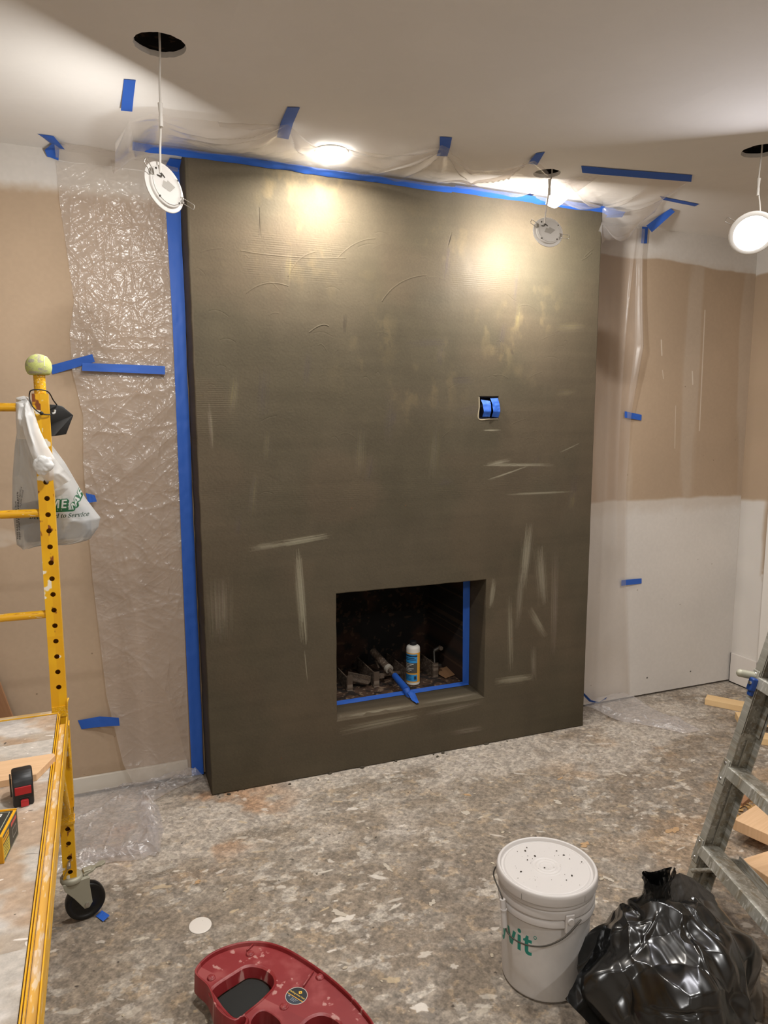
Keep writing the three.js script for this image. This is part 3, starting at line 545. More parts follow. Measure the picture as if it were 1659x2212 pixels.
// ---------------------------------------------------------------- protective film
{
  const LU = [[-2.74, -0.49], [-2.55, -0.486], [-2.16, -0.452], [-2.03, -0.476], [-1.86, -0.472]];
  const up = thing('plastic_sheet', 'crinkled translucent plastic sheet on the tan wall, from the ceiling to the level tape', 'plastic sheet');
  const fold = (x, y) => 0.004 + 0.007 * creases(x * 1.5, y * 1.5, 1) * smooth(0.0, 0.05, -0.06 - x) + 0.016 * smooth(0.25, 0, Math.hypot(x + 0.3, y - 2.6)) * n2(x * 20 + y * 9, y * 3);
  part('hanging_panel', grid(150, 260, (u, v) => { const y = lerp(2.70, 1.872, v), x = lerp(poly(LU, -y), -0.066, u); return [x, y, BACK + fold(x, y), x, y]; }), M.film, up);
  part('top_fold', grid(60, 30, (u, v) => { const x = lerp(-0.49, -0.02, u), z = lerp(-0.08 - 0.05 * u, BACK + 0.012, v); return [x, ceilY(x) - 0.006 - 0.03 * v * v - 0.012 * crumple(x, z, 5), z, x, z]; }), M.film, up);
  const lo = thing('plastic_sheet', 'crinkled translucent plastic sheet on the tan wall below the level tape, trailing onto the floor', 'plastic sheet');
  const LL = [[-1.9, -0.478], [-1.69, -0.441], [-1.49, -0.451], [-0.99, -0.439], [-0.46, -0.408], [-0.14, -0.354], [-0.01, -0.30]];
  part('hanging_panel', grid(140, 420, (u, v) => {
    const y = lerp(1.90, 0.03, v), x = lerp(poly(LL, -y), -0.062, u);
    const pull = 0.012 * Math.pow(ridge((y - 1.36 - (x + 0.42) * 0.9) * 14, x * 1.2 + 4), 5) * smooth(0.3, 0.05, Math.abs(y - 1.45 - (x + 0.4) * 0.7));
    const drape = 0.022 * smooth(0.9, 0.3, y) * Math.pow(ridge(x * 9 + y * 1.5, y * 0.8), 2);
    return [x, y, BACK + 0.009 + 0.009 * creases(x * 1.3, y * 1.3, 4) * (0.55 + 0.45 * smooth(0.5, 1.3, y)) + pull + drape + 0.03 * smooth(0.2, 0.03, y), x, y];
  }), M.film, lo);
  // what lies on the floor, bunched and folded
  const rightEdge = [[-0.165, -0.05], [-0.15, -0.18], [-0.08, -0.27], [0.07, -0.25], [0.22, -0.235], [0.36, -0.25], [0.40, -0.27]];
  part('floor_bunch', grid(140, 150, (u, v) => {
    const z = lerp(-0.165, 0.385 - 0.07 * u * (1 - u) * 3, v), x = lerp(-0.64, poly(rightEdge, z), u);
    const e = Math.min(1, 8 * Math.min(u, 1 - u, v + 0.2, 1 - v) + 0.25);
    return [x, 0.003 + (0.03 * creases(x * 0.5, z * 0.5, 3) + 0.02 * fbm(x * 9, z * 9, 2)) * e + 0.02 * smooth(-0.05, -0.165, z), z, x * 1.3, z * 1.3];
  }), M.filmBunch, lo);
  part('rolled_edge', grid(160, 18, (u, v) => {
    const path = [[-0.05, 0.0, -0.17], [-0.17, 0, -0.13], [-0.27, 0, -0.05], [-0.265, 0, 0.06], [-0.26, 0, 0.2], [-0.29, 0, 0.35], [-0.42, 0, 0.32], [-0.56, 0, 0.34]], p = along(path, u), w = (v - 0.5) * 2, q = 0.030 + 0.02 * n2(u * 11, 4);
    return [p[0] + w * q * (u < 0.75 ? 1 : 0.3), 0.006 + (1 - w * w) * (0.012 + 0.04 * creases(u * 1.1, v * 0.12, 6)) + 0.016 * smooth(0.15, 0, u), p[2] + w * q * (u < 0.75 ? 0.4 : 1), u * 0.8, v * 0.12];
  }), M.filmBunch, lo);
}
{ // over the ceiling in front of the chimney breast
  const t = thing('plastic_sheet', 'long translucent film slung under the ceiling over the covered glowing light', 'plastic sheet');
  const near = [[-0.285, 0.38], [-0.24, 0.40], [-0.1, 0.412], [0.1, 0.435], [0.30, 0.43], [0.44, 0.37], [0.56, 0.385], [0.69, 0.395], [0.9, 0.47], [1.09, 0.425], [1.31, 0.47], [1.40, 0.44], [1.45, 0.36]];
  const drop = [[-0.285, 0.05], [-0.24, 0.002], [-0.1, 0.012], [0.1, 0.02], [0.30, 0.002], [0.44, 0.03], [0.6, 0.03], [0.9, 0.002], [1.05, 0.035], [1.2, 0.03], [1.31, 0.002], [1.45, 0.02]];
  part('slung_film', grid(420, 80, (u, v) => {
    const x = lerp(-0.285, 1.45, u), zf = x < -0.02 ? lerp(-0.19, 0.04, smooth(-0.25, -0.02, x)) : 0.04, z = lerp(poly(near, x), zf, v);
    const bulge = 0.12 * smooth(0.16, 0, x + 0.285) * Math.pow(Math.sin(Math.PI * clamp(v * 0.8 + 0.2)), 1);
    const sag = poly(drop, x) * (1 - v) + (0.018 + 0.016 * Math.sin(x * 5)) * Math.sin(Math.PI * v);
    let pull = 0; for (const [a, b] of [[-0.24, 0.40], [0.30, 0.43], [0.92, 0.45], [1.31, 0.46]]) { const q = Math.hypot(x - a, z - b), g = Math.atan2(z - b, x - a); pull += 0.03 * smooth(0.6, 0.06, q) * Math.pow(ridge(g * 3.2, a * 7), 3) * Math.min(1, q * 8); }
    const near0 = smooth(0.04, 0.26, Math.hypot(x - 0.532, z - 0.215)); return [x, ceilY(x) - 0.012 + 0.007 * near0 - (sag + pull) * near0 - bulge - 0.008 * crumple(x * 0.8, z * 0.8, 4) - 0.006 * v, z, x, z];
  }), M.filmSlung, t);
  const s = thing('plastic_sheet', 'smaller film stretched under the ceiling around the outer top corner of the chimney breast', 'plastic sheet');
  const ring = [[1.56, 0.045], [1.555, 0.26], [1.575, 0.33], [1.66, 0.42], [1.86, 0.465], [2.08, 0.518], [2.16, 0.27], [2.26, 0.1], [2.30, -0.06], [2.29, -0.18], [2.06, -0.19]];
  part('stretched_film', grid(240, 60, (u, v) => {
    const b = along(ring, u), x = lerp(1.98, b[0], v), z = lerp(0.05, b[1], v);
    const k = smooth(0.55, 0.85, u), sag = (0.02 + 0.07 * k) * Math.sin(Math.PI * Math.min(1, v * 0.9 + 0.05)) + 0.06 * k * (1 - v);
    return [x, ceilY(x) - 0.006 - sag - 0.03 * Math.pow(ridge(u * 13, 3), 3) * Math.sin(Math.PI * v) - 0.006 * crumple(x, z, 8), z, x, z];
  }), M.filmClear, s);
  part('loose_flap', grid(30, 40, (u, v) => {
    const top = [lerp(1.545, 1.68, u), 0, lerp(0.25, 0.40, u)], tip = [lerp(1.555, 1.615, u), 0, lerp(0.19, 0.25, u)];
    const x = lerp(top[0], tip[0], v), z = lerp(top[2], tip[2], v);
    return [x, ceilY(x) - 0.006 - 0.095 * v * (0.75 + 0.25 * Math.sin(Math.PI * u)) - 0.006 * crumple(u, v, 4), z, u * 0.2, v * 0.2];
  }), M.filmBunch, s);
}
{ // the far wall, right of the chimney breast, and its end on the floor
  const t = thing('plastic_sheet', 'nearly clear film hanging down the half-whitened wall, its end on the floor', 'plastic sheet');
  const E = [[-2.71, 2.45], [-2.55, 2.446], [-2.07, 2.468], [-1.69, 2.42], [-1.3, 2.405], [-0.75, 2.43], [-0.03, 2.50]];
  part('hanging_panel', grid(90, 240, (u, v) => {
    const y = lerp(2.70, 0.03, v), x = lerp(2.03, poly(E, -y), u);
    const f = 0.018 * Math.pow(ridge(x * 11 + 0.8 * Math.sin(y * 1.1), y * 0.35 + 2), 4) * smooth(0.5, 1, u) + 0.02 * Math.pow(smooth(0.9, 0.97, u) * smooth(1.0, 0.985, u), 1) * smooth(1.5, 2.1, y);
    return [x, y, BACK + 0.008 + f + 0.006 * crumple(x * 0.6, y * 0.3, 9), x, y];
  }), M.filmThin, t);
  const zR = [[-0.165, 2.50], [-0.05, 2.52], [0.1, 2.55], [0.30, 2.57]], zL = [[-0.165, 2.14], [-0.1, 2.19], [0.05, 2.25], [0.1, 2.30], [0.24, 2.42], [0.30, 2.46]];
  part('floor_bunch', grid(110, 110, (u, v) => {
    const z = lerp(-0.175, 0.30, v), x = lerp(poly(zL, z), poly(zR, z), u), e = Math.min(1, 6 * Math.min(u, 1 - u, 1 - v) + 0.2);
    return [x, 0.003 + (0.025 * creases(x * 0.6, z * 0.6, 4) + 0.015 * fbm(x * 8, z * 8, 2)) * e + 0.03 * smooth(0.0, -0.17, z), z, x, z];
  }), M.filmBunch, t);
}
// ---------------------------------------------------------------- scaffold
const PX = -0.546, PZ = 0.658, PH = 0.0225;               // the post: centre and half width
{
  const t = thing('scaffold', 'yellow steel baker scaffold on casters with a plaster-caked plywood deck', 'scaffold', [PX, 0, PZ]);
  const post = (x, z, name, low) => {
    const g = [], y0 = 0.4, y1 = 1.757;
    const plate = (a, b, hw, zz, thick) => {
      const s = shape([[-hw, a], [hw, a], [hw, b], [-hw, b]]);
      for (let y = a + 0.028; y < b - 0.05; y += 0.0505) if (y < 1.56 && (y < 0.4 || y > 0.82)) { const h = new THREE.Path(); h.absarc(0.002, y, 0.0078, 0, Math.PI * 2, true); s.holes.push(h); }
      return extrude(s, thick).translate(x, 0, zz - thick);
    };
    const walls = (a, b, hw) => [plate(a, b, hw, z + hw, 0.0022), span(x - hw, x - hw + 0.002, a, b, z - hw, z + hw - 0.002), span(x + hw - 0.002, x + hw, a, b, z - hw, z + hw - 0.002), span(x - hw + 0.002, x + hw - 0.002, a, b, z - hw, z - hw + 0.002)];
    const o = part('post', [...walls(y0, y1, PH), span(x - PH + 0.001, x + PH - 0.001, y1 - 0.004, y1 - 0.001, z - PH + 0.001, z + PH - 0.001)], M.yellow, t);
    part('guard_pin', [rod([x, y1 - 0.01, z], [x, 1.835, z], 0.0168, 24)], M.yellow, t);
    part('lower_leg', [...walls(0.165, 0.42, 0.0205)], M.yellow, t);
    part('leg_sleeve', [span(x - PH - 0.002, x + PH + 0.002, 0.362, 0.372, z - PH - 0.002, z + PH + 0.002), span(x - PH, x + PH, 0.372, 0.42, z - PH, z + PH)], M.yellow, t);
    return o;
  };
  const shift = new THREE.Matrix4().makeTranslation(-PX, 0, -PZ);
  const XL = -1.26, ZN = 2.46;
  for (const [x, z] of [[PX, PZ], [XL, PZ], [PX, ZN], [XL, ZN]]) post(x, z);
  for (const z of [PZ, ZN]) for (const [y, r] of [[1.716, 0.0128], [1.392, 0.0128], [1.070, 0.0125], [0.55, 0.0125]]) part('rung', [rod([XL + PH, y, z + 0.004], [PX - PH, y, z + 0.004], r, 18)], M.yellow, t);
  // deck: plywood board in an angle-iron frame, channel rail on the outside
  const deck = part('deck', planar(span(XL + 0.02, PX - 0.006, 0.738, 0.755, PZ + 0.052, ZN - 0.04).toNonIndexed(), 'x', 'z', 0.9, 0.9), std({ map: plyTex, roughness: 0.85 }), t);
  const lip = (a, b, n) => part('deck_lip', [rbox(Math.max(0.003, Math.abs(b[0] - a[0])), 0.012, Math.max(0.003, Math.abs(b[2] - a[2])), 0.001, (a[0] + b[0]) / 2, 0.7525, (a[2] + b[2]) / 2)], M.yellow, t);
  lip([PX - 0.004, 0, PZ + 0.05], [PX - 0.001, 0, ZN - 0.04]); lip([XL + 0.02, 0, PZ + 0.048], [PX - 0.002, 0, PZ + 0.051]);
  lip([PX + 0.001, 0, PZ + 0.06], [PX + 0.004, 0, ZN - 0.04]);
  part('end_rail', [planar(rbox(PX - PH - XL, 0.04, 0.020, 0.002, (PX - PH + XL) / 2, 0.738, PZ + 0.036).toNonIndexed(), 'x', 'z', 0.3, 0.3)], M.worn, t);
  part('side_rail', [planar(rbox(0.017, 0.05, ZN - PZ - 0.16, 0.0015, PX + 0.013, 0.722, (PZ + ZN) / 2 + 0.04).toNonIndexed(), 'z', 'x', 0.3, 0.3)], M.worn, t);
  part('rail_lip', [rbox(0.003, 0.062, ZN - PZ - 0.1, 0.001, PX + 0.0235, 0.724, (PZ + ZN) / 2 + 0.03)], M.yellow, t);
  part('rail_hook', [span(PX - 0.022, PX + 0.024, 0.735, 0.768, PZ + PH, PZ + PH + 0.003), tube([[PX + 0.022, 0.76, PZ + PH + 0.003], [PX + 0.025, 0.785, PZ + PH + 0.004], [PX + 0.028, 0.79, PZ + PH - 0.004]], 0.003, 14, 6)], M.yellow, t);
  part('corner_bracket', [span(PX + PH, PX + PH + 0.003, 0.42, 0.70, PZ - 0.02, PZ + PH), tube([[PX + 0.02, 0.66, PZ + PH + 0.001], [PX + 0.022, 0.6, PZ + PH + 0.012], [PX + 0.02, 0.56, PZ + PH + 0.002]], 0.004, 16, 6)], M.yellow, t);
  part('knee_brace', [rod([PX + 0.004, 0.41, PZ + PH + 0.012], [PX - 0.004, 0.70, PZ + PH + 0.19], 0.0125, 14)], M.yellow, t);
  // caster
  const caster = part('caster', new THREE.BufferGeometry(), M.galv, t);
  const turn = new THREE.Matrix4().makeTranslation(PX + 0.004, 0, PZ).multiply(new THREE.Matrix4().makeRotationY(0.22));
  const fork = new THREE.Shape([[-0.033, 0.158], [0.052, 0.158], [0.05, 0.13], [0.056, 0.066], [0.045, 0.05], [0.030, 0.05], [0.0, 0.098], [-0.028, 0.135]].map((p) => new THREE.Vector2(...p)));
  caster.geometry = merged([extrude(fork, 0.003, 0.001, 1).translate(0, 0, 0.024), extrude(fork, 0.003, 0.001, 1).translate(0, 0, -0.027), lathe([[0, 0.150], [0.034, 0.150], [0.0365, 0.156], [0.036, 0.164], [0.033, 0.169], [0.028, 0.171], [0, 0.171]], 36), rbox(0.075, 0.006, 0.05, 0.002, 0.012, 0.157, 0)]).applyMatrix4(turn);
  part('wheel', [lathe([[0.0, 0.014], [0.018, 0.015], [0.022, 0.009], [0.044, 0.007], [0.049, 0.013], [0.058, 0.0165], [0.063, 0.012], [0.064, 0], [0.063, -0.012], [0.058, -0.0165], [0.049, -0.013], [0.044, -0.007], [0.022, -0.009], [0.018, -0.015], [0, -0.014]], 56).rotateX(Math.PI / 2).translate(0.038, 0.0645, 0)].map((g) => g.applyMatrix4(turn)), std({ color: 0x0e0d0c, roughness: 0.4, map: dataTex(256, 256, (u, v) => (fbm(u * 30, v * 30, 3) > 0.66 ? [255, 250, 240] : [70, 66, 62])) }), caster, 'black paint-flecked caster wheel');
  part('axle_bolt', [rod([0.038, 0.0645, -0.03], [0.038, 0.0645, 0.033], 0.007, 8)].map((g) => g.applyMatrix4(turn)), M.steel, caster);
  part('brake_lever', [extrude(shape([[0.04, -0.018], [0.072, -0.016], [0.082, -0.007], [0.098, -0.013], [0.112, -0.010], [0.116, 0.0], [0.112, 0.010], [0.098, 0.013], [0.082, 0.007], [0.072, 0.016], [0.04, 0.018]]), 0.004, 0.0015, 2).rotateX(-Math.PI / 2).rotateZ(0.22).translate(-0.004, 0.152, 0), rbox(0.026, 0.012, 0.026, 0.003, 0.052, 0.168, 0).rotateZ(0.02)].map((g) => g.applyMatrix4(turn)), M.galv, caster, 'grey metal brake lever');
  part('lock_pin', [rod([PX, 0.232, PZ + 0.01], [PX, 0.226, PZ + PH + 0.018], 0.0055, 12), rod([PX, 0.227, PZ + PH + 0.010], [PX, 0.224, PZ + PH + 0.022], 0.0068, 12), tube([[PX - 0.004, 0.215, PZ + PH + 0.016], [PX - 0.012, 0.20, PZ + PH + 0.012], [PX - 0.022, 0.18, PZ + PH + 0.002], [PX - 0.026, 0.172, PZ]], 0.0012, 20, 6)], M.steel, t);
  for (const c of t.children) { c.geometry.applyMatrix4(shift); for (const d of c.children) d.geometry.applyMatrix4(shift); }
  // a caster under each other leg too
  for (const [x, z] of [[XL, PZ], [PX, ZN], [XL, ZN]]) { const c = caster.clone(); c.name = numbered('caster'); c.position.set(x - PX, 0, z - PZ); t.add(c); }
}
{ // tennis ball pressed over the pin
  const ballTex = dataTex(256, 256, (u, v) => { const d = smooth(0.45, 0.62, fbm(u * 12, v * 8, 4) + 0.25 * (v - 0.5)); return mix3([184, 190, 116], [160, 154, 138], d * 0.9).map((c) => c * (0.9 + 0.2 * n2(u * 180, v * 180))); });
  const R = 0.0375, pts = [];
  for (let i = 0; i <= 26; i++) { const a = lerp(-0.62, Math.PI / 2, i / 26); pts.push([Math.cos(a) * R * 1.0, Math.sin(a) * R * 1.02]); }
  pts.unshift([0.0172, -0.0245], [0.026, -0.0245]);
  const t = thing('tennis_ball', 'dusty pale green tennis ball stuck on top of the scaffold post', 'tennis ball', [PX, 1.838, PZ]);
  part('felt', lathe(pts, 48), std({ map: ballTex, roughness: 1 }), t);
  const seam = []; for (let i = 0; i <= 60; i++) { const a = (i / 60) * 6.283, q = new THREE.Vector3(Math.cos(a) + 0.3 * Math.cos(3 * a), Math.sin(a) - 0.3 * Math.sin(3 * a), 0.95 * Math.sin(2 * a)).normalize(); const w = new THREE.Vector3(q.y, q.z, q.x).applyAxisAngle(new THREE.Vector3(0, 1, 0), 0.5).multiplyScalar(R * 1.004); if (w.y > -0.021) seam.push([w.x, w.y * 1.02, w.z]); else if (seam.length > 3) break; }
  part('seam', tube(seam, 0.0011, 90, 6), std({ color: 0xd8d6c8, roughness: 0.9 }), t);
}
{ // face mask looped over the post
  const t = thing('face_mask', 'black cloth face mask hung by its ear loop on the scaffold post', 'face mask', [PX, 1.68, 0.6]);
  const s = shape([[-0.04, 0.0], [0.018, 0.046], [0.04, 0.045], [0.058, 0.040], [0.087, 0.012], [0.063, -0.048], [0.03, -0.053], [-0.027, -0.056], [-0.055, -0.050]].map((p) => [p[0], p[1]]));
  const g = extrude(s, 0.006, 0.0015, 2), p = g.attributes.position;
  for (let i = 0; i < p.count; i++) p.setZ(i, p.getZ(i) - 5.0 * (p.getX(i) - 0.015) ** 2 - 0.004);
  g.computeVertexNormals();
  part('cloth', toCreasedNormals(g, 0.8), M.black, t);
  part('ear_loop', tube([[0.042, 0.044, 0.004], [0.034, 0.058, 0.03], [0.022, 0.083, 0.075], [0.005, 0.088, 0.088], [-0.022, 0.086, 0.088], [-0.029, 0.075, 0.075], [-0.028, 0.055, 0.083], [-0.02, 0.036, 0.09], [0.0, 0.018, 0.092], [0.022, 0.014, 0.088], [0.037, 0.018, 0.07]], 0.0019, 90, 8), M.black, t);
  part('cord_stop', new THREE.SphereGeometry(0.0058, 14, 10).translate(0.002, 0.018, 0.092), M.black, t);
  part('loop_tip', tube([[0.030, 0.017, 0.082], [0.037, 0.019, 0.076], [0.039, 0.028, 0.072]], 0.003, 16, 8), std({ color: 0x9a9a98, roughness: 0.5 }), t, 'grey rubber loop tip');
}
{ // shopping bag over the top rung
  const print = canvasTex(1024, 1024, (u, v) => { const k = 0.97 + 0.05 * (fbm(u * 9, v * 9, 3) - 0.5); return [226 * k, 227 * k, 226 * k]; }, (g) => {
    const X = (x) => ((x + 0.66) / 0.28) * 1024, Y = (y) => (1 - (y - 1.25) / 0.48) * 1024;
    const bold = (w, x, y, px, rot) => {
      g.save(); g.translate(X(x), Y(y)); g.rotate(rot); g.transform(1, 0, -0.12, 0.62, 0, 0); g.font = `bold ${px}px sans-serif`; g.lineJoin = 'round';
      g.strokeStyle = '#0b6b3c'; g.lineWidth = px * 0.13; for (const d of [0.12, 0.06, 0]) g.strokeText(w, d * px, d * px);
      g.fillStyle = '#eef0ee'; g.fillText(w, 0, 0); g.restore();
    };
    bold('ME', -0.545, 1.400, 132, 0.02); bold('N', -0.478, 1.388, 100, -0.5); bold('ARDS', -0.466, 1.398, 112, -0.85);
    g.fillStyle = '#0b6b3c'; g.fillRect(X(-0.545), Y(1.392), X(-0.475) - X(-0.545), 12);
    g.save(); g.translate(X(-0.640), Y(1.368)); g.font = 'italic bold 62px serif'; g.fillStyle = '#0f3a22'; g.transform(1, 0, -0.1, 0.62, 0, 0); g.fillText('Dedicated to Service', 130, 0); g.restore();
    g.save(); g.translate(X(-0.640), Y(1.300)); g.rotate(-1.53); g.font = 'bold 24px sans-serif'; g.fillStyle = '#1c1c1c'; for (const [i, w] of ['THIS BAG IS NOT A TOY', 'KEEP AWAY FROM CHILDREN'].entries()) g.fillText(w, 0, i * 24); g.restore();
    g.save(); g.translate(X(-0.632), Y(1.405)); g.rotate(-1.2); g.font = '20px sans-serif'; g.fillStyle = '#1c1c1c'; g.fillText('PLEASE RECYCLE', 0, 0); g.fillText('PLEASE REUSE', 6, 22); g.restore();
  });
  const skin = phys({ map: print, transmission: 0.6, roughness: 0.4, thickness: 0, ...both }), plain = phys({ color: 0xe4e4e2, transmission: 0.3, roughness: 0.38, thickness: 0, ...both });
  const t = thing('shopping_bag', 'white printed plastic shopping bag hung on the top scaffold rung', 'plastic bag', [0, 0, 0]);
  const L = [[1.262, -0.632], [1.28, -0.648], [1.40, -0.654], [1.50, -0.647], [1.60, -0.634], [1.67, -0.620], [1.715, -0.604]];
  const Rr = [[1.262, -0.60], [1.272, -0.50], [1.295, -0.43], [1.33, -0.402], [1.36, -0.394], [1.426, -0.436], [1.54, -0.492], [1.60, -0.530], [1.64, -0.565], [1.68, -0.58], [1.715, -0.583]];
  part('body', grid(120, 130, (u, v) => {
    const y = lerp(1.262, 1.715, v), a = u * Math.PI * 2, l = poly(L, y), r = poly(Rr, y), f = 0.052 * Math.sin(Math.PI * clamp(0.12 + v * 0.86)) ** 0.8 + 0.004;
    const k = 0.010 * Math.pow(ridge(Math.cos(a) * 3.4 + y * 3, y * 7 + (Math.sin(a) > 0 ? 5 : 1)), 3) + 0.008 * crumple(Math.cos(a) * 0.2, y * 0.5, 5);
    const x = (l + r) / 2 + ((r - l) / 2) * Math.sign(Math.cos(a)) * Math.pow(Math.abs(Math.cos(a)), 0.8);
    const z = 0.560 + Math.sin(a) * (f + k) , yy = y + 0.012 * (1 - v) * (1 - v) * Math.sin((x + 0.65) * 22);
    return [x, yy, z, (x + 0.66) / 0.28, (yy - 1.25) / 0.48];
  }), skin, t);
  part('contents', [rbox(0.2, 0.10, 0.045, 0.012).rotateZ(0.04).translate(-0.525, 1.34, 0.560), rbox(0.09, 0.08, 0.04, 0.01).rotateZ(0.2).translate(-0.60, 1.375, 0.558)], std({ color: 0x505157, roughness: 0.7 }), t, 'grey boxes showing through the bag');
  // handles over the rung; the front one crosses the post and is knotted
  const ribbonPath = (pts, wid, seed) => grid(16, 90, (u, v) => {
    const p = along(pts, v), q = along(pts, Math.min(1, v + 0.02)), o = along(pts, Math.max(0, v - 0.02)), d = V(q).sub(V(o)).normalize(), s = d.clone().cross(new THREE.Vector3(0, 0, 1)).normalize();
    const w = poly(wid, v) * (u - 0.5), k = 0.010 * Math.pow(ridge(u * 2.4 + seed, v * 4 + seed), 2);
    return [p[0] + s.x * w, p[1] + s.y * w, p[2] + k - 0.012 * (2 * u - 1) ** 2, p[0], p[1]];
  });
  part('handle', [ribbonPath([[-0.60, 1.69, 0.635], [-0.595, 1.722, 0.645], [-0.592, 1.735, 0.665], [-0.588, 1.728, 0.684], [-0.582, 1.69, 0.70], [-0.572, 1.64, 0.706], [-0.556, 1.59, 0.708], [-0.540, 1.55, 0.706], [-0.520, 1.51, 0.685], [-0.500, 1.475, 0.645]], [[0, 0.035], [0.25, 0.034], [0.5, 0.042], [0.75, 0.055], [1, 0.07]], 2), ribbonPath([[-0.61, 1.70, 0.55], [-0.60, 1.73, 0.645], [-0.598, 1.736, 0.665], [-0.596, 1.728, 0.682], [-0.60, 1.68, 0.69], [-0.605, 1.62, 0.64]], [[0, 0.03], [0.5, 0.035], [1, 0.03]], 5)], plain, t);
  const knot = new THREE.SphereGeometry(0.026, 28, 20), kp = knot.attributes.position;
  for (let i = 0; i < kp.count; i++) { const q = new THREE.Vector3().fromBufferAttribute(kp, i), w = 0.75 + 0.5 * crumple(q.x * 9 + q.z * 5, q.y * 9, 3); kp.setXYZ(i, q.x * w * 1.05, q.y * w * 1.1, q.z * w * 0.7); }
  knot.computeVertexNormals();
  part('knot', knot.translate(-0.545, 1.545, 0.722), plain, t);
}
{ // on the deck
  const t = thing('tape_measure', 'black tape measure with a red front panel standing on the scaffold deck', 'tape measure', [-0.604, 0.755, 1.235]);
  const prof = new THREE.Shape(); prof.moveTo(-0.04, 0); prof.lineTo(0.04, 0); prof.lineTo(0.041, 0.035); prof.bezierCurveTo(0.041, 0.065, 0.022, 0.078, 0, 0.078); prof.bezierCurveTo(-0.028, 0.078, -0.04, 0.06, -0.04, 0.04); prof.lineTo(-0.04, 0);
  const turn = new THREE.Matrix4().makeRotationY(0.12), put = (g) => g.applyMatrix4(turn);
  part('case', put(toCreasedNormals(extrude(prof, 0.034, 0.006, 4, 18).translate(0, 0, -0.017).rotateY(-Math.PI / 2), 0.6)), std({ color: 0x161718, roughness: 0.45 }), t);
  part('front_panel', put(rbox(0.036, 0.020, 0.004, 0.0015, 0, 0.040, 0.0405)), std({ color: 0xa41c22, roughness: 0.4 }), t, 'red front panel');
  part('belt_clip', put(rbox(0.004, 0.05, 0.024, 0.0015, -0.026, 0.04, 0)), M.darkSteel, t);
  part('hook', [put(rbox(0.017, 0.016, 0.002, 0.0006, 0.002, 0.010, 0.0465)), put(rbox(0.014, 0.004, 0.012, 0.001, 0.002, 0.016, 0.042))], std({ color: 0xb3262b, roughness: 0.4 }), t, 'red end hook');
  part('blade_slot', put(rbox(0.022, 0.022, 0.002, 0.0008, 0.002, 0.012, 0.0412)), M.black, t);
}
{
  const boxTex = canvasTex(512, 512, null, (g) => {
    g.fillStyle = '#e0a312'; g.fillRect(0, 0, 512, 512); g.fillStyle = '#2c2d28'; g.fillRect(22, 22, 468, 468);
    g.strokeStyle = '#a9aa92'; g.lineWidth = 6; g.strokeRect(44, 44, 424, 424);
    g.fillStyle = '#d8d8d0'; g.fillRect(330, 70, 90, 60); g.fillStyle = '#2c2d28'; for (let i = 0; i < 9; i++) g.fillRect(336 + i * 9, 76, i % 3 ? 3 : 5, 40);
    g.fillStyle = '#c9bb3a'; g.fillRect(60, 250, 150, 190); g.fillStyle = '#2c2d28'; for (let i = 0; i < 6; i++) g.fillRect(74, 270 + i * 26, 110 - (i % 3) * 18, 8);
  });
  const sideTex = canvasTex(512, 256, null, (g) => {
    g.fillStyle = '#34352f'; g.fillRect(0, 0, 512, 256); g.strokeStyle = '#a9aa92'; g.lineWidth = 6; g.strokeRect(8, 8, 496, 240);
    g.fillStyle = '#c9b33a'; g.fillRect(24, 100, 190, 130); g.fillStyle = '#e0a312'; g.fillRect(24, 30, 190, 56); g.fillStyle = '#34352f'; g.fillRect(40, 50, 150, 10); for (let i = 0; i < 4; i++) g.fillRect(40, 116 + i * 26, 140, 9);
    g.fillStyle = '#c2504c'; g.fillRect(290, 30, 180, 36); g.strokeStyle = '#b9b9ae'; g.lineWidth = 4; g.strokeRect(330, 110, 120, 80);
  });
  const t = thing('screw_box', 'black and yellow cardboard screw box on the scaffold deck', 'box', [-0.675, 0.755, 1.425]);
  const turn = new THREE.Matrix4().makeRotationY(0.02);
  const g = box(0.14, 0.06, 0.112, 0.0, 0.0301, 0.02);
  const body = new THREE.Mesh(g, [std({ map: sideTex, roughness: 0.5 }), std({ map: sideTex, roughness: 0.5 }), std({ map: boxTex, roughness: 0.5 }), std({ color: 0xd89c14 }), std({ color: 0xd89c14, roughness: 0.5 }), std({ color: 0xd89c14, roughness: 0.5 })]);
  body.name = numbered('carton'); t.add(body);
  part('lid_edge', [rbox(0.141, 0.0025, 0.003, 0.001, 0, 0.0612, -0.0345), rbox(0.003, 0.06, 0.003, 0.001, 0.0695, 0.031, 0.0755)], std({ color: 0xe0a312, roughness: 0.5 }), t);
  t.rotation.y = -0.16;
}
{
  const s = shape([[-0.34, 0], [0.128, 0], [0.132, 0.016], [0.092, 0.112], [-0.34, 0.14]]);
  const g = extrude(s, 0.017, 0.0006, 1).rotateX(-Math.PI / 2).scale(1, 1, -1);
  const ix = g.attributes.position; const idx = []; for (let i = 0; i < ix.count; i += 3) idx.push(i, i + 2, i + 1); g.setIndex(idx); g.computeVertexNormals();
  planar(g, 'x', 'z', 0.5, 0.14);
  const o = single('wood_board', toCreasedNormals(g, 0.5), std({ map: boardTex, roughness: 0.7 }), 'pale pine board with a mitred end lying across the scaffold deck', 'board');
  o.position.set(-0.672, 0.7557, 1.04);
}
{
  const g = planar(rbox(0.32, 1.05, 0.018, 0.002).toNonIndexed(), 'y', 'x', 0.8, 0.32);
  const o = single('wood_board', g, std({ map: scrapTex, roughness: 0.75 }), 'tan board leaning askew against the wall behind the scaffold', 'board');
  o.rotation.set(-0.07, 0, 0.26); o.position.set(-0.972, 0.552, -0.155);
}
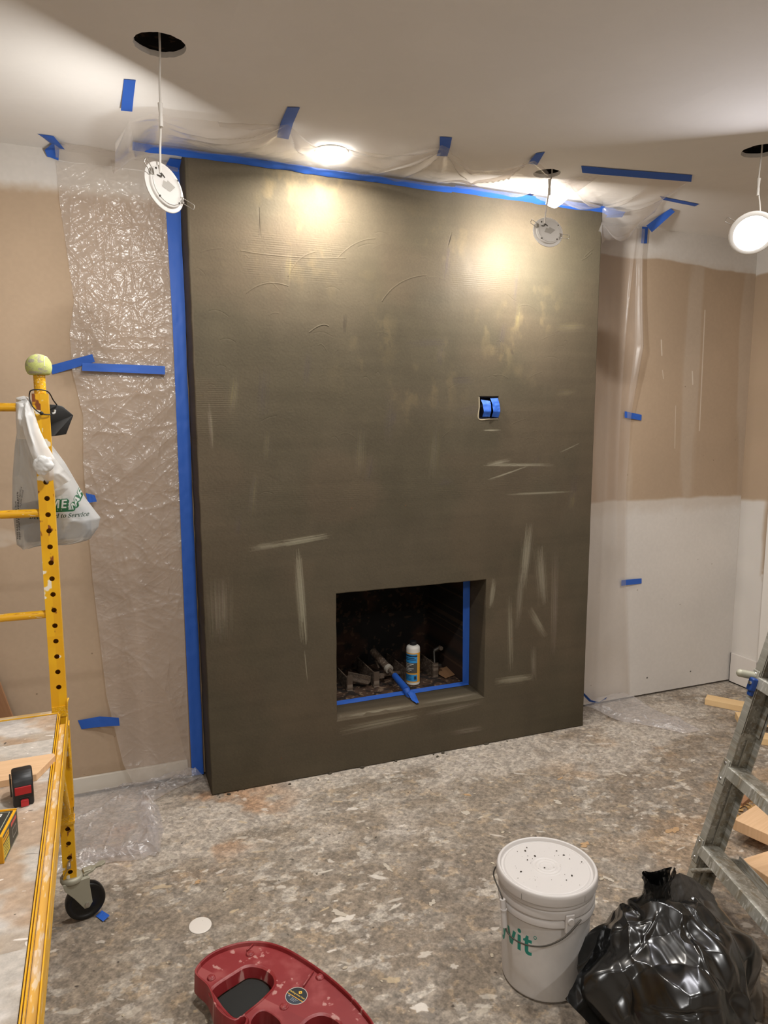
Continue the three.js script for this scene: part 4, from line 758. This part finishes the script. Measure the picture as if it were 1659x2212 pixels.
// ---------------------------------------------------------------- pail
{
  const t = thing('pail', 'white lidded plastic pail with a wire handle standing on the concrete', 'pail', [0.801, 0, 1.430]);
  const lettering = canvasTex(2048, 512, (u, v) => { const k = 0.97 + 0.06 * (fbm(u * 30, v * 8, 3) - 0.5); return [204 * k, 200 * k, 196 * k]; }, (g) => {
    g.save(); g.translate(1076, 235); g.font = 'bold 190px sans-serif'; g.textAlign = 'right'; g.fillStyle = '#0d7f70'; g.transform(1, 0, 0, 0.9, 0, 0); g.fillText('Dryvit', 0, 0); g.restore();
    g.strokeStyle = '#0d7f70'; g.lineWidth = 4; g.beginPath(); g.arc(1092, 118, 9, 0, 7); g.stroke();
  });
  const white = std({ map: lettering, roughness: 0.42 }), lidMat = std({ color: 0xbeb9b5, roughness: 0.42 });
  const body = lathe([[0, 0.002], [0.118, 0.002], [0.124, 0.006], [0.126, 0.012], [0.1275, 0.06], [0.1295, 0.13], [0.131, 0.19], [0.1325, 0.255]], 96);
  const bp = body.attributes.position, uv = body.attributes.uv;
  for (let i = 0; i < bp.count; i++) uv.setY(i, bp.getY(i) / 0.27);
  part('body', body.rotateY(2.12), white, t);
  part('ring', [lathe([[0.132, 0.250], [0.142, 0.252], [0.1432, 0.256], [0.1425, 0.272], [0.139, 0.274], [0.137, 0.276], [0.142, 0.278], [0.143, 0.282], [0.1425, 0.298], [0.139, 0.301], [0.137, 0.304], [0.141, 0.306], [0.142, 0.310], [0.1412, 0.322], [0.136, 0.326], [0.136, 0.34]], 96)], lidMat, t);
  const lidTop = [[0.147, 0.322], [0.1488, 0.325], [0.149, 0.345], [0.1475, 0.352], [0.1445, 0.3555], [0.141, 0.356], [0.138, 0.354], [0.1355, 0.346], [0.134, 0.344], [0.1285, 0.344], [0.1265, 0.348], [0.122, 0.349]];
  for (const [r, d] of [[0.046, 0], [0.044, 0.0018], [0.041, 0.0018], [0.039, 0], [0.034, 0], [0.032, 0.0018], [0.029, 0.0018], [0.027, 0], [0.022, 0], [0.0205, 0.0016], [0.0185, 0.0016], [0.017, 0], [0, 0]]) lidTop.push([r, 0.349 + d]);
  const lid = part('lid', lathe(lidTop, 110), lidMat, t);
  const nick = []; for (const a of [0.95, 1.75, 2.5, 3.4, 4.3, 5.2, 0.2]) nick.push(rbox(0.0012, 0.018, 0.0035, 0.0004, 0, 0.333, 0.1475).rotateY(a));
  part('tear_slit', nick, std({ color: 0x6f6a64, roughness: 0.8 }), lid);
  const r = rng(40), specks = []; for (let i = 0; i < 60; i++) { const a = r() * 6.283, q = Math.sqrt(r()) * 0.118, s = 0.0005 + Math.pow(r(), 5) * 0.0028; specks.push(new THREE.IcosahedronGeometry(s, 0).scale(1.4, 0.4, 1).rotateY(a).translate(Math.cos(a) * q, 0.3505, Math.sin(a) * q)); }
  const sp = part('dirt_specks', specks, std({ color: 0x3a332b, roughness: 0.9 }), lid); sp.userData.kind = 'stuff';
  const EA = [-0.22, Math.PI - 0.22];                                                             // ears: towards the viewer's side and opposite
  const ear = (a) => part('handle_ear', [rbox(0.028, 0.058, 0.012, 0.004, 0, 0.268, 0.143).rotateY(a), rod([0, 0.277, 0.146], [0, 0.277, 0.153], 0.011, 18, 0.009).rotateY(a)], lidMat, t);
  for (const a of EA) ear(a + 0.10);
  const hp = [[0.10, 0.277, 0.151], [0.02, 0.270, 0.153], [-0.25, 0.236, 0.154], [-0.6, 0.208, 0.155], [-0.95, 0.196, 0.156], [-1.22, 0.196, 0.157], [-1.37, 0.206, 0.158], [-1.42, 0.225, 0.158], [-1.46, 0.262, 0.158], [-1.5, 0.292, 0.158], [-1.62, 0.308, 0.158], [-2.1, 0.312, 0.157], [-2.7, 0.298, 0.154], [-3.04, 0.277, 0.151]].map(([a, y, q]) => [Math.sin(a) * q, y, Math.cos(a) * q]);
  part('bail', tube(hp, 0.0023, 140, 8), M.darkSteel, t, 'thin steel wire handle');
  part('grip', [rod(hp[7].map((c, i) => c - (i === 1 ? 0.012 : 0)), hp[9], 0.0085, 18), rod(hp[8], hp[8].map((c, i) => c + (i === 1 ? 0.004 : 0)), 0.0096, 18)], lidMat, t);
}
// ---------------------------------------------------------------- rubbish bag
{
  const t = thing('rubbish_bag', 'shiny black plastic rubbish bag slumped against the white pail', 'rubbish bag', [1.02, 0, 1.70]);
  const r = rng(77), planes = [];
  for (let i = 0; i < 64; i++) { const y = 1 - 1.75 * r(), a = r() * 6.283, q = Math.sqrt(Math.max(0, 1 - y * y)); planes.push([q * Math.cos(a), y, q * Math.sin(a), 0.86 + 0.22 * r()]); }
  const folds = []; for (let i = 0; i < 26; i++) { const p = new THREE.Vector3(r() - 0.5, r() - 0.5, r() - 0.5).normalize(), c = new THREE.Vector3(r() - 0.5, r() * 0.7, r() - 0.5).normalize(); folds.push([p, c, 0.3 + r() * 0.5, (0.5 + r()) * (r() < 0.35 ? -1 : 1)]); }
  const lobes = [[-0.92, 0.12, -0.05, 0.07, 0.30], [0.75, 0.35, -0.55, 0.10, 0.4], [0.95, 0.05, 0.15, 0.11, 0.45], [-0.5, 0.1, 0.85, 0.08, 0.5], [0.35, 0.62, 0.3, 0.03, 0.4], [0.0, 0.9, -0.35, 0.05, 0.35]].map((l) => { const q = Math.hypot(l[0], l[1], l[2]); return [l[0] / q, l[1] / q, l[2] / q, l[3], l[4]]; });
  const g = grid(360, 200, (u, v) => {
    const th = v * Math.PI, ph = u * Math.PI * 2, n = [Math.sin(th) * Math.cos(ph), Math.cos(th), Math.sin(th) * Math.sin(ph)];
    const e = [n[0] + 0.22 * (n2(n[1] * 3 + 9, n[2] * 3 + 9) - 0.5), n[1] + 0.22 * (n2(n[2] * 3 + 20, n[0] * 3 + 20) - 0.5), n[2] + 0.22 * (n2(n[0] * 3 + 40, n[1] * 3 + 40) - 0.5)];
    let P = 9; for (const p of planes) { const d = e[0] * p[0] + e[1] * p[1] + e[2] * p[2]; if (d > 0.1) P = Math.min(P, p[3] / d); }
    P = Math.min(P, 1.5);
    let R = P / Math.hypot(n[0] / 0.235, n[1] / 0.20, n[2] / 0.21);
    for (const l of lobes) { const d = Math.acos(clamp(n[0] * l[0] + n[1] * l[1] + n[2] * l[2], -1, 1)); R += l[3] * Math.max(0, 1 - d / (l[4] * 1.6)); }
    const q = new THREE.Vector3(...n); let k = 0;
    for (const [p, c, w, s] of folds) k += s * smooth(0.035, 0, Math.abs(q.dot(p) + 0.04 * (n2(n[0] * 6 + 9, n[2] * 6 + 9) - 0.5))) * smooth(w, 0, q.distanceTo(c));
    R += 0.011 * k + 0.012 * (n2(n[0] * 7 + 20, n[1] * 7 + n[2] * 5 + 20) - 0.5);
    return [n[0] * R, Math.max(0.003, 0.115 + n[1] * R), n[2] * R, u * 1.2, v * 0.6];
  });
  const bagMat = phys({ color: 0x0a0a09, roughness: 0.26, clearcoat: 0.5, clearcoatRoughness: 0.2, ...both });
  part('body', g, bagMat, t);
  // the open neck standing up at the back
  part('neck', grid(90, 30, (u, v) => {
    const a = u * 6.283, s = lerp(0.075, 0.040, Math.sin(v * 2.2)), k = 0.35 * crumple(u * 1.2, v * 0.4, 7), q = s * (0.8 + k);
    return [0.02 + Math.cos(a) * q * (1 + 0.15 * v), 0.26 + 0.13 * v + 0.012 * Math.sin(a * 2 + 1) * v, -0.07 + Math.sin(a) * q * 0.7, u, v];
  }), bagMat, t);
  part('collar', grid(60, 24, (u, v) => { const p = along([[0.05, 0.30, -0.09], [0.12, 0.31, -0.10], [0.19, 0.285, -0.12], [0.25, 0.25, -0.10]], u), k = 0.012 * crumple(u * 0.8, v * 0.5, 2); return [p[0] - 0.015 * v + 0.01 * u, p[1] + 0.065 * (1 - u) * (1 - v) - 0.05 * v, p[2] + 0.075 * v + k, u * 0.3, v * 0.2]; }), phys({ color: 0x2c2925, roughness: 0.5, ...both }), t, 'dusty grey fold of the bag');
  part('torn_corner', grid(20, 16, (u, v) => { const p = [lerp(-0.335, -0.12, u), lerp(0.165, 0.235, u), lerp(-0.01, -0.13, u)]; return [p[0] + 0.11 * v, p[1] - 0.13 * v, p[2] + 0.05 * v + 0.02 * crumple(u * 0.5, v * 0.5, 3), u * 0.3, v * 0.2]; }), bagMat, t);
}
// ---------------------------------------------------------------- knee board
{
  const t = thing('knee_board', 'red moulded plastic kneeling board with black foam pads lying on the floor', 'kneeling board', [0, 0, 1.36]);
  const ex = [0.63, 0.78], ey = [0.78, -0.63];
  const put = (g) => { const p = g.attributes.position; for (let i = 0; i < p.count; i++) { const w = p.getX(i), n = p.getY(i), h = p.getZ(i); p.setXYZ(i, w * ex[0] + n * ey[0], h, w * ex[1] + n * ey[1]); } if (g.index) { g = g.toNonIndexed(); } g.deleteAttribute('normal'); return toCreasedNormals(g, 0.6); };
  const curve = (pts, n = 160) => new THREE.CatmullRomCurve3(pts.map((p) => new THREE.Vector3(p[0], p[1], 0)), true, 'centripetal').getSpacedPoints(n).slice(0, n).map((p) => [p.x, p.y]);
  const outline = curve([[-0.284, -0.034], [-0.297, -0.010], [-0.2956, 0.050], [-0.263, 0.1096], [-0.224, 0.145], [-0.175, 0.1668], [-0.113, 0.174], [-0.033, 0.1655], [0.064, 0.1458], [0.149, 0.1193], [0.212, 0.0917], [0.257, 0.0658], [0.290, 0.02], [0.292, -0.03], [0.27, -0.075], [0.235, -0.10], [0.19, -0.115], [0.12, -0.115], [0.085, -0.105], [0.07, -0.08], [0.055, -0.09], [0.03, -0.125], [-0.03, -0.125], [-0.05, -0.085], [-0.062, -0.085], [-0.068, -0.105], [-0.104, -0.108], [-0.15, -0.095], [-0.19, -0.068], [-0.22, -0.052]]);
  const wellA = curve([[-0.205, -0.055], [-0.193, 0.030], [-0.177, 0.070], [-0.136, 0.088], [-0.087, 0.080], [-0.063, 0.055], [-0.060, 0.005], [-0.068, -0.05], [-0.08, -0.09], [-0.14, -0.08]], 70);
  const wellB = curve([[0.20, -0.075], [0.205, 0.0], [0.184, 0.030], [0.145, 0.042], [0.107, 0.034], [0.086, 0.005], [0.083, -0.035], [0.09, -0.085], [0.14, -0.10]], 70);
  const slot = curve([[-0.045, -0.062], [-0.042, -0.040], [-0.028, -0.030], [0.03, -0.040], [0.040, -0.056], [0.03, -0.085], [-0.035, -0.085]], 40);
  const hole = (l) => new THREE.Path(l.map((p) => new THREE.Vector2(...p)).reverse());
  const red = std({ map: redTex, roughness: 0.42 });
  const inset = (l, d) => { const n = l.length; return l.map((p, i) => { const a = l[(i + n - 1) % n], b = l[(i + 1) % n], dx = b[0] - a[0], dy = b[1] - a[1], q = Math.hypot(dx, dy) || 1; return [p[0] - (dy / q) * d, p[1] + (dx / q) * d]; }); };
  const cw = THREE.ShapeUtils.area(outline.map((p) => new THREE.Vector2(...p))) > 0 ? 1 : -1;
  // a wall following a closed curve, h given from inside to outside as rows of [inset, height]
  const wall = (l, rows, sgn) => { const ring = rows.map(([d, h]) => inset(l, d * sgn).map((p) => [...p, h])), n = l.length; return grid(n, rows.length - 1, (u, v) => { const a = ring[Math.round(v * (rows.length - 1))][Math.round(u * n) % n]; return [a[0], a[1], a[2], a[0] * 2, a[1] * 2]; }); };
  const top = shape(inset(outline, 0.008 * cw)); for (const l of [wellA, wellB, slot]) top.holes.push(hole(l));
  const deck = extrude(top, 0.003).translate(0, 0, 0.085);
  planar(deck, 'x', 'y', 0.5, 0.5);
  const sg = (l) => (THREE.ShapeUtils.area(l.map((p) => new THREE.Vector2(...p))) > 0 ? 1 : -1);
  part('shell', [deck, wall(outline, [[0.008, 0.087], [0.006, 0.098], [0.004, 0.100], [0.001, 0.0995], [0, 0.097], [-0.003, 0.04], [-0.001, 0.038], [0.003, 0.04], [0.005, 0.086]], cw), wall(wellA, [[-0.004, 0.089], [0, 0.0885], [0.004, 0.086], [0.010, 0.056]], sg(wellA)), wall(wellB, [[-0.004, 0.089], [0, 0.0885], [0.004, 0.086], [0.010, 0.056]], sg(wellB)), wall(slot, [[-0.002, 0.0885], [0.001, 0.087], [0.003, 0.045]], sg(slot))].map(put), Object.assign(red, both), t);
  for (const l of [wellA, wellB]) part('knee_pad', put(extrude(shape(inset(l, 0.016 * sg(l))), 0.014, 0.004, 3).translate(0, 0, 0.042)), std({ color: 0x141512, roughness: 0.8 }), t, 'black foam knee pad');
  for (const l of [wellA, wellB]) part('pad_tray', put(extrude(shape(l), 0.004).translate(0, 0, 0.038)), std({ color: 0x5d1517, roughness: 0.6 }), t);
  const loc = (x, z) => { const dx = x, dz = z - 1.36; return [dx * 0.63 + dz * 0.78, dx * 0.78 - dz * 0.63]; };
  for (const [x, z] of [[-0.040, 1.135], [-0.161, 1.187], [0.128, 1.299], [0.008, 1.363]]) { const [w, n] = loc(x, z); part('axle_boss', put(new THREE.SphereGeometry(0.0125, 20, 10, 0, 6.283, 0, Math.PI / 2).rotateX(Math.PI / 2).scale(1, 1, 0.8).translate(w, n, 0.087)), red, t); }
  { const [w, n] = loc(0.100, 1.345); part('rib', [put(rbox(0.004, 0.06, 0.008, 0.001).rotateZ(0.12).translate(0.01, 0.115, 0.091)), put(rbox(0.004, 0.03, 0.008, 0.001).translate(-0.215, 0.128, 0.091))], red, t); }
  const st = canvasTex(512, 512, null, (g) => {
    g.fillStyle = '#1d2126'; g.fillRect(0, 0, 512, 512); g.translate(256, 256); g.rotate(0.0);
    g.fillStyle = '#d59a2b'; g.fillRect(-256, 40, 512, 18); g.fillStyle = '#2a3340'; g.fillRect(-256, 58, 512, 200);
    g.fillStyle = '#e2b02c'; g.save(); g.translate(10, -130); g.rotate(0.785); g.fillRect(-38, -38, 76, 76); g.fillStyle = '#1d2126'; g.rotate(-0.785); g.fillRect(-22, -9, 44, 18); g.restore();
    g.fillStyle = '#d9b24a'; g.font = 'bold 54px sans-serif'; g.textAlign = 'center'; g.fillText('Rolling Knee Pads', 0, -18);
    g.fillStyle = '#b9bcc0'; g.font = 'bold 50px sans-serif'; g.fillText('CE', -150, 110); g.font = '24px sans-serif'; for (let i = 0; i < 3; i++) g.fillRect(-60, 90 + i * 34, 190 - i * 30, 6);
  });
  { const [w, n] = loc(0.049, 1.339), d = new THREE.CircleGeometry(0.030, 48).rotateZ(-0.1).translate(w, n, 0.0885); part('sticker', put(d), std({ map: st, roughness: 0.4 }), t, 'round black and yellow sticker'); part('sticker_rim', put(new THREE.TorusGeometry(0.030, 0.0008, 6, 50).translate(w, n, 0.0885)), std({ color: 0xc9c4ba, roughness: 0.5 }), t); }
  for (const [w, n] of [[-0.25, 0.04], [0.24, 0.0], [-0.10, 0.13], [0.12, 0.08], [0.0, 0.0]]) part('wheel', put(new THREE.CylinderGeometry(0.022, 0.022, 0.016, 20).translate(w, n, 0.022)), M.rubber, t);
}
// ---------------------------------------------------------------- ladder
{
  const A = new THREE.Vector3(1.396, 0, 1.35), er = new THREE.Vector3(-0.29, 0, 0.957).normalize(), en = new THREE.Vector3(0.957, 0, 0.29).normalize(), th = 0.262;
  const up = new THREE.Vector3(0, Math.cos(th), 0).add(en.clone().multiplyScalar(Math.sin(th))), b = en.clone().multiplyScalar(Math.cos(th)).add(new THREE.Vector3(0, -Math.sin(th), 0));
  const t = thing('ladder', 'worn aluminium multi-position ladder with plaster-spattered flat rungs', 'ladder', A.toArray());
  const m = new THREE.Matrix4().makeBasis(b, up, er), put = (g) => g.applyMatrix4(m);                 // local: x across the rail, y up the rail, z along the rungs
  const chan = (y0, y1, x0, x1, d, open) => extrude(shape(open > 0 ? [[x0, 0], [x1, 0], [x1, d], [x1 - 0.003, d], [x1 - 0.003, 0.003], [x0 + 0.003, 0.003], [x0 + 0.003, d], [x0, d]] : [[x0, d], [x0, 0], [x0 + 0.003, 0], [x0 + 0.003, d - 0.003], [x1 - 0.003, d - 0.003], [x1 - 0.003, 0], [x1, 0], [x1, d]].reverse()), y1 - y0).rotateX(Math.PI / 2).scale(1, -1, 1).translate(0, y0, 0);
  const fix = (g) => { g = g.index ? g.toNonIndexed() : g; const p = g.attributes.position, a = p.array; for (let i = 0; i < p.count; i += 3) for (let c = 0; c < 3; c++) { const q = a[3 * (i + 1) + c]; a[3 * (i + 1) + c] = a[3 * (i + 2) + c]; a[3 * (i + 2) + c] = q; } g.computeVertexNormals(); return planar(g, 'y', 'x', 0.22, 0.22); };
  const LEN = 0.60;
  for (const [z, op] of [[0, 1], [LEN - 0.032, -1]]) {
    const rail = part('rail', [put(fix(chan(0.012, 1.75, 0, 0.082, 0.032, op)))], M.ladder, t);
    part('inner_rail', [put(fix(chan(0.66, 1.75, 0.010, 0.074, 0.026, op))), put(rbox(0.004, 0.62, 0.006, 0.001, 0.05, 0.33, op > 0 ? 0.006 : 0.026))].map((g) => g), M.ladder, rail);
    part('foot', [put(rbox(0.09, 0.03, 0.042, 0.006, 0.041, 0.012, 0.016))], M.rubber, rail);
    for (const c of [rail, ...rail.children]) c.geometry.translate(...er.clone().multiplyScalar(z).toArray());
  }
  const tread = (y, name) => {
    const o = part('rung', [put(rbox(0.075, 0.004, LEN - 0.01, 0.0015, 0.036, y + 0.017, LEN / 2)), put(rbox(0.004, 0.036, LEN - 0.01, 0.0015, -0.002, y, LEN / 2)), put(rbox(0.004, 0.036, LEN - 0.01, 0.0015, 0.074, y, LEN / 2)), put(rbox(0.004, 0.085, 0.034, 0.002, -0.003, y - 0.005, 0.014))], M.ladder, t);
    planar(o.geometry, 'z', 'x', 0.22, 0.22);
    for (const dy of [0.025, -0.032]) part('rivet', put(rod([-0.004, y + dy, 0.014], [-0.0085, y + dy, 0.014], 0.006, 12, 0.004)), M.steel, o);
    return o;
  };
  tread(0.235); tread(0.525); const r3 = tread(0.845); tread(1.16); tread(1.46);
  part('gusset', [put(rod([-0.001, 0.155, 0.02], [-0.001, 0.222, 0.115], 0.0075, 4)), put(rod([0.078, 0.155, 0.02], [0.078, 0.222, 0.115], 0.0075, 4))], M.ladder, t);
  part('brace_bar', [put(rbox(0.006, 0.052, LEN - 0.04, 0.002, 0.135, 0.225, LEN / 2 + 0.02)), put(rbox(0.06, 0.03, 0.006, 0.002, 0.108, 0.225, 0.045)), put(rbox(0.06, 0.03, 0.006, 0.002, 0.108, 0.225, LEN - 0.03))], M.ladder, t);
  part('lock_cap', [put(rbox(0.022, 0.045, 0.026, 0.006, -0.012, 0.835, 0.026)), put(rbox(0.014, 0.03, 0.02, 0.004, -0.006, 0.81, 0.022))], std({ color: 0x173a78, roughness: 0.4 }), t, 'blue plastic lock cap');
  part('lock_bar', [put(rod([-0.05, 0.858, 0.004], [0.012, 0.862, 0.010], 0.013, 16)), put(new THREE.SphereGeometry(0.013, 14, 10).translate(-0.05, 0.858, 0.004))], M.galv, t);
  part('lock_pin', put(rod([-0.022, 0.84, 0.03], [-0.028, 0.84, 0.03], 0.006, 12)), M.steel, t);
}
// ---------------------------------------------------------------- what stands in the firebox
{
  const label = canvasTex(512, 512, null, (g) => {
    g.fillStyle = '#e3a53a'; g.fillRect(0, 0, 512, 512); g.fillStyle = '#2f8fcf'; g.fillRect(60, 20, 392, 150); g.fillStyle = '#17354d'; g.fillRect(60, 40, 392, 26); g.fillRect(80, 84, 300, 14); g.fillRect(80, 110, 340, 14);
    g.fillStyle = '#4b4a44'; g.fillRect(60, 170, 392, 180); g.fillStyle = '#d8d4c8'; for (let i = 0; i < 6; i++) g.fillRect(110, 186 + i * 26, 250 - (i % 3) * 50, 9);
    g.fillStyle = '#d99a35'; g.fillRect(60, 350, 392, 24); g.fillStyle = '#2f8fcf'; g.fillRect(60, 374, 392, 118); g.fillStyle = '#17354d'; for (let i = 0; i < 4; i++) g.fillRect(90, 390 + i * 22, 220, 7); g.fillRect(370, 400, 60, 60);
  });
  const t = thing('glue_bottle', 'white bottle with a blue and orange label standing among the firebox grate plates', 'bottle', [1.128, 0.262, -0.30]);
  part('bottle', lathe([[0, 0], [0.034, 0], [0.037, 0.004], [0.037, 0.196], [0.035, 0.206], [0.028, 0.212], [0.018, 0.215], [0.016, 0.22]], 48), std({ color: 0xe0dcd2, roughness: 0.4 }), t);
  const lb = lathe([[0.0373, 0.016], [0.0373, 0.178]], 64);
  part('wrap_label', lb.rotateY(0.6), std({ map: label, roughness: 0.5, side: THREE.DoubleSide }), t, 'blue and orange wrap label');
  label.repeat.set(2, 1);
  part('cap', lathe([[0, 0.214], [0.019, 0.214], [0.019, 0.232], [0.017, 0.235], [0, 0.235]], 32), M.black, t, 'black cap');
}
{
  const t = thing('taped_pipe', 'mortar-caked pipe wrapped in blue tape, leaning out over the firebox sill', 'pipe', [1.0, 0.26, -0.3]);
  const o = [1.0, 0.26, -0.3], L = (a) => a.map((c, i) => c - o[i]);
  part('pipe', [rod(L([0.985, 0.385, -0.53]), L([1.018, 0.330, -0.37]), 0.021, 16), rod(L([1.018, 0.330, -0.37]), L([1.026, 0.300, -0.19]), 0.012, 14), rod(L([0.988, 0.345, -0.49]), L([0.996, 0.31, -0.46]), 0.007, 10)], M.rust, t);
  part('collar', [rod(L([1.014, 0.336, -0.385]), L([1.019, 0.329, -0.365]), 0.0235, 18)], std({ color: 0xa79f92, roughness: 0.6 }), t, 'pale metal collar');
  part('tape_wrap', [rod(L([1.021, 0.319, -0.30]), L([1.028, 0.292, -0.155]), 0.0165, 16, 0.0185), rod(L([1.028, 0.292, -0.16]), L([1.036, 0.245, -0.115]), 0.02, 12, 0.014), strip([L([1.018, 0.285, -0.13]), L([1.022, 0.262, -0.07]), L([1.028, 0.262, -0.03])], [L([1.058, 0.285, -0.13]), L([1.05, 0.264, -0.07]), L([1.04, 0.262, -0.03])], [0, 0.9, 0.3], 6, 14, 0.006, 40)], M.tape, t, 'crumpled blue tape wrapping');
}
single('cardboard_scrap', rbox(0.11, 0.004, 0.10, 0.0015).rotateY(0.3).rotateX(0.12).translate(1.36, 0.272, -0.36), std({ color: 0x9a7350, roughness: 0.9 }), 'brown cardboard scrap on the firebox floor by the gas valve', 'cardboard');

// ---------------------------------------------------------------- timber and scraps on the floor
function timber(name, label, cat, m, w, h, d, at, ry, o = {}) {
  const g = planar(rbox(w, h, d, Math.min(h, 0.003) * 0.8).toNonIndexed(), 'x', 'z', 0.7, Math.max(d, 0.09));
  const s = single(name, g, std({ map: m, roughness: 0.75 }), label, cat, o.group);
  s.position.set(...at); s.rotation.set(o.rx ?? 0, ry, o.rz ?? 0);
  return s;
}
timber('timber', 'long pale pine batten on the floor near the far corner', 'timber', pineTex, 0.50, 0.036, 0.085, [3.045, 0.0185, 0.205], -0.95);
timber('timber', 'short pale pine offcut lying across the long pine batten, behind the ladder', 'timber', pineTex, 0.34, 0.036, 0.09, [2.92, 0.0555, 0.43], -0.62, { rz: 0.0 });
timber('timber', 'pale pine stick on the floor right behind the ladder rail', 'timber', pineTex, 0.3, 0.036, 0.085, [2.86, 0.0185, 0.60], -0.75);
timber('timber', 'thick raw pine block with a saw cut, topmost beside the ladder', 'timber', boardTex, 0.36, 0.045, 0.14, [2.08, 0.075, 1.15], 0.28, { rz: -0.02 });
timber('timber', 'wide raw pine plank end on the floor beyond the lowest ladder rung', 'timber', boardTex, 0.42, 0.05, 0.22, [1.98, 0.0255, 1.39], 0.02);
timber('wood_scrap', 'small brown trim offcut beside the sawdust heap', 'offcut', scrapTex, 0.10, 0.022, 0.085, [2.17, 0.0115, 0.90], 0.35);
{
  const r = rng(61), chip = [];
  for (let i = 0; i < 260; i++) { const a = r() * 6.283, q = Math.sqrt(r()) * 0.14, s = 0.002 + r() * 0.006; chip.push(box(s * (1 + r() * 3), s * 0.35, s * (0.5 + r())).rotateY(a * 3).rotateZ((r() - 0.5) * 0.5).translate(2.16 + Math.cos(a) * q, 0.003 + 0.012 * r() * (1 - q / 0.15), 1.01 + Math.sin(a) * q * 0.7)); }
  const o = single('sawdust', chip, std({ color: 0xa8834e, roughness: 0.95 }), 'heap of sawdust and shavings on the floor beside the small offcut', 'sawdust'); o.userData.kind = 'stuff';
  const bark = []; for (let i = 0; i < 26; i++) bark.push(new THREE.IcosahedronGeometry(0.004 + r() * 0.012, 0).scale(1.8, 0.6, 1).rotateY(r() * 6).translate(2.33 + (r() - 0.5) * 0.16, 0.005, 0.80 + (r() - 0.5) * 0.1));
  const k = single('dirt_clods', bark, std({ color: 0x2c221a, roughness: 0.95 }), 'dark dirt clods behind the small offcut', 'dirt'); k.userData.kind = 'stuff';
}
{
  const t = single('plastic_disc', lathe([[0, 0.002], [0.034, 0.002], [0.0365, 0.001], [0.037, 0]], 56).scale(1, 1, 1.1), std({ color: 0xd6cfc6, roughness: 0.45 }), 'round off-white plastic disc lying flat on the concrete', 'disc');
  t.position.set(-0.150, 0.001, 0.835);
}
{ // larger flakes of plaster and wood lying about; finer grit is one object
  const r = rng(90), pale = std({ color: 0xb5ab9c, roughness: 0.9 }), tan = std({ color: 0xae8e69, roughness: 0.9 });
  const flakes = [[1.33, 0.93, 0.05, 1], [1.22, 0.96, 0.03, 1], [1.28, 1.14, 0.035, 0], [1.73, 0.98, 0.06, 1], [1.42, 0.62, 0.045, 0], [1.0, 0.55, 0.05, 0], [1.08, 0.42, 0.035, 1], [1.5, 0.85, 0.022, 0], [0.55, 0.78, 0.04, 0], [0.30, 0.95, 0.05, 0], [0.62, 1.02, 0.035, 0], [0.42, 0.55, 0.03, 0], [-0.13, 0.60, 0.028, 1], [0.0, 0.28, 0.03, 0], [1.55, 0.45, 0.03, 1], [1.85, 0.52, 0.04, 0]];
  flakes.forEach(([x, z, s, k], i) => {
    const n = 17, p = []; for (let j = 0; j < n; j++) { const a = (j / n) * 6.283, q = s * 0.62 * (0.4 + 0.6 * r() + 0.3 * Math.sin(a * 2 + i)); p.push([Math.cos(a) * q, Math.sin(a) * q * 0.6]); }
    const g = extrude(shape(p), 0.0015).rotateX(-Math.PI / 2).rotateY(r() * 3);
    const o = single('flake', g, k ? tan : pale, k ? 'tan chip lying on the paint-spattered concrete floor' : 'off-white plaster flake lying on the paint-spattered concrete floor', k ? 'chip' : 'flake', k ? 'tan chips on the floor' : 'plaster flakes on the floor');
    o.position.set(x, 0.0006, z);
  });
  const grit = []; for (let i = 0; i < 420; i++) { const s = 0.0012 + Math.pow(r(), 4) * 0.006; grit.push(new THREE.IcosahedronGeometry(s, 0).scale(1.6, 0.5, 1).rotateY(r() * 6).translate(-0.6 + r() * 3.6, s * 0.3, -0.05 + Math.pow(r(), 1.3) * 2.0)); }
  const o = single('grit', grit, std({ color: 0xb3a793, roughness: 0.95 }), 'fine plaster grit scattered over the concrete floor', 'grit'); o.userData.kind = 'stuff';
}

scene.traverse((o) => { if (o.isMesh) { o.castShadow = true; o.receiveShadow = true; } });
renderer.render(scene, camera);
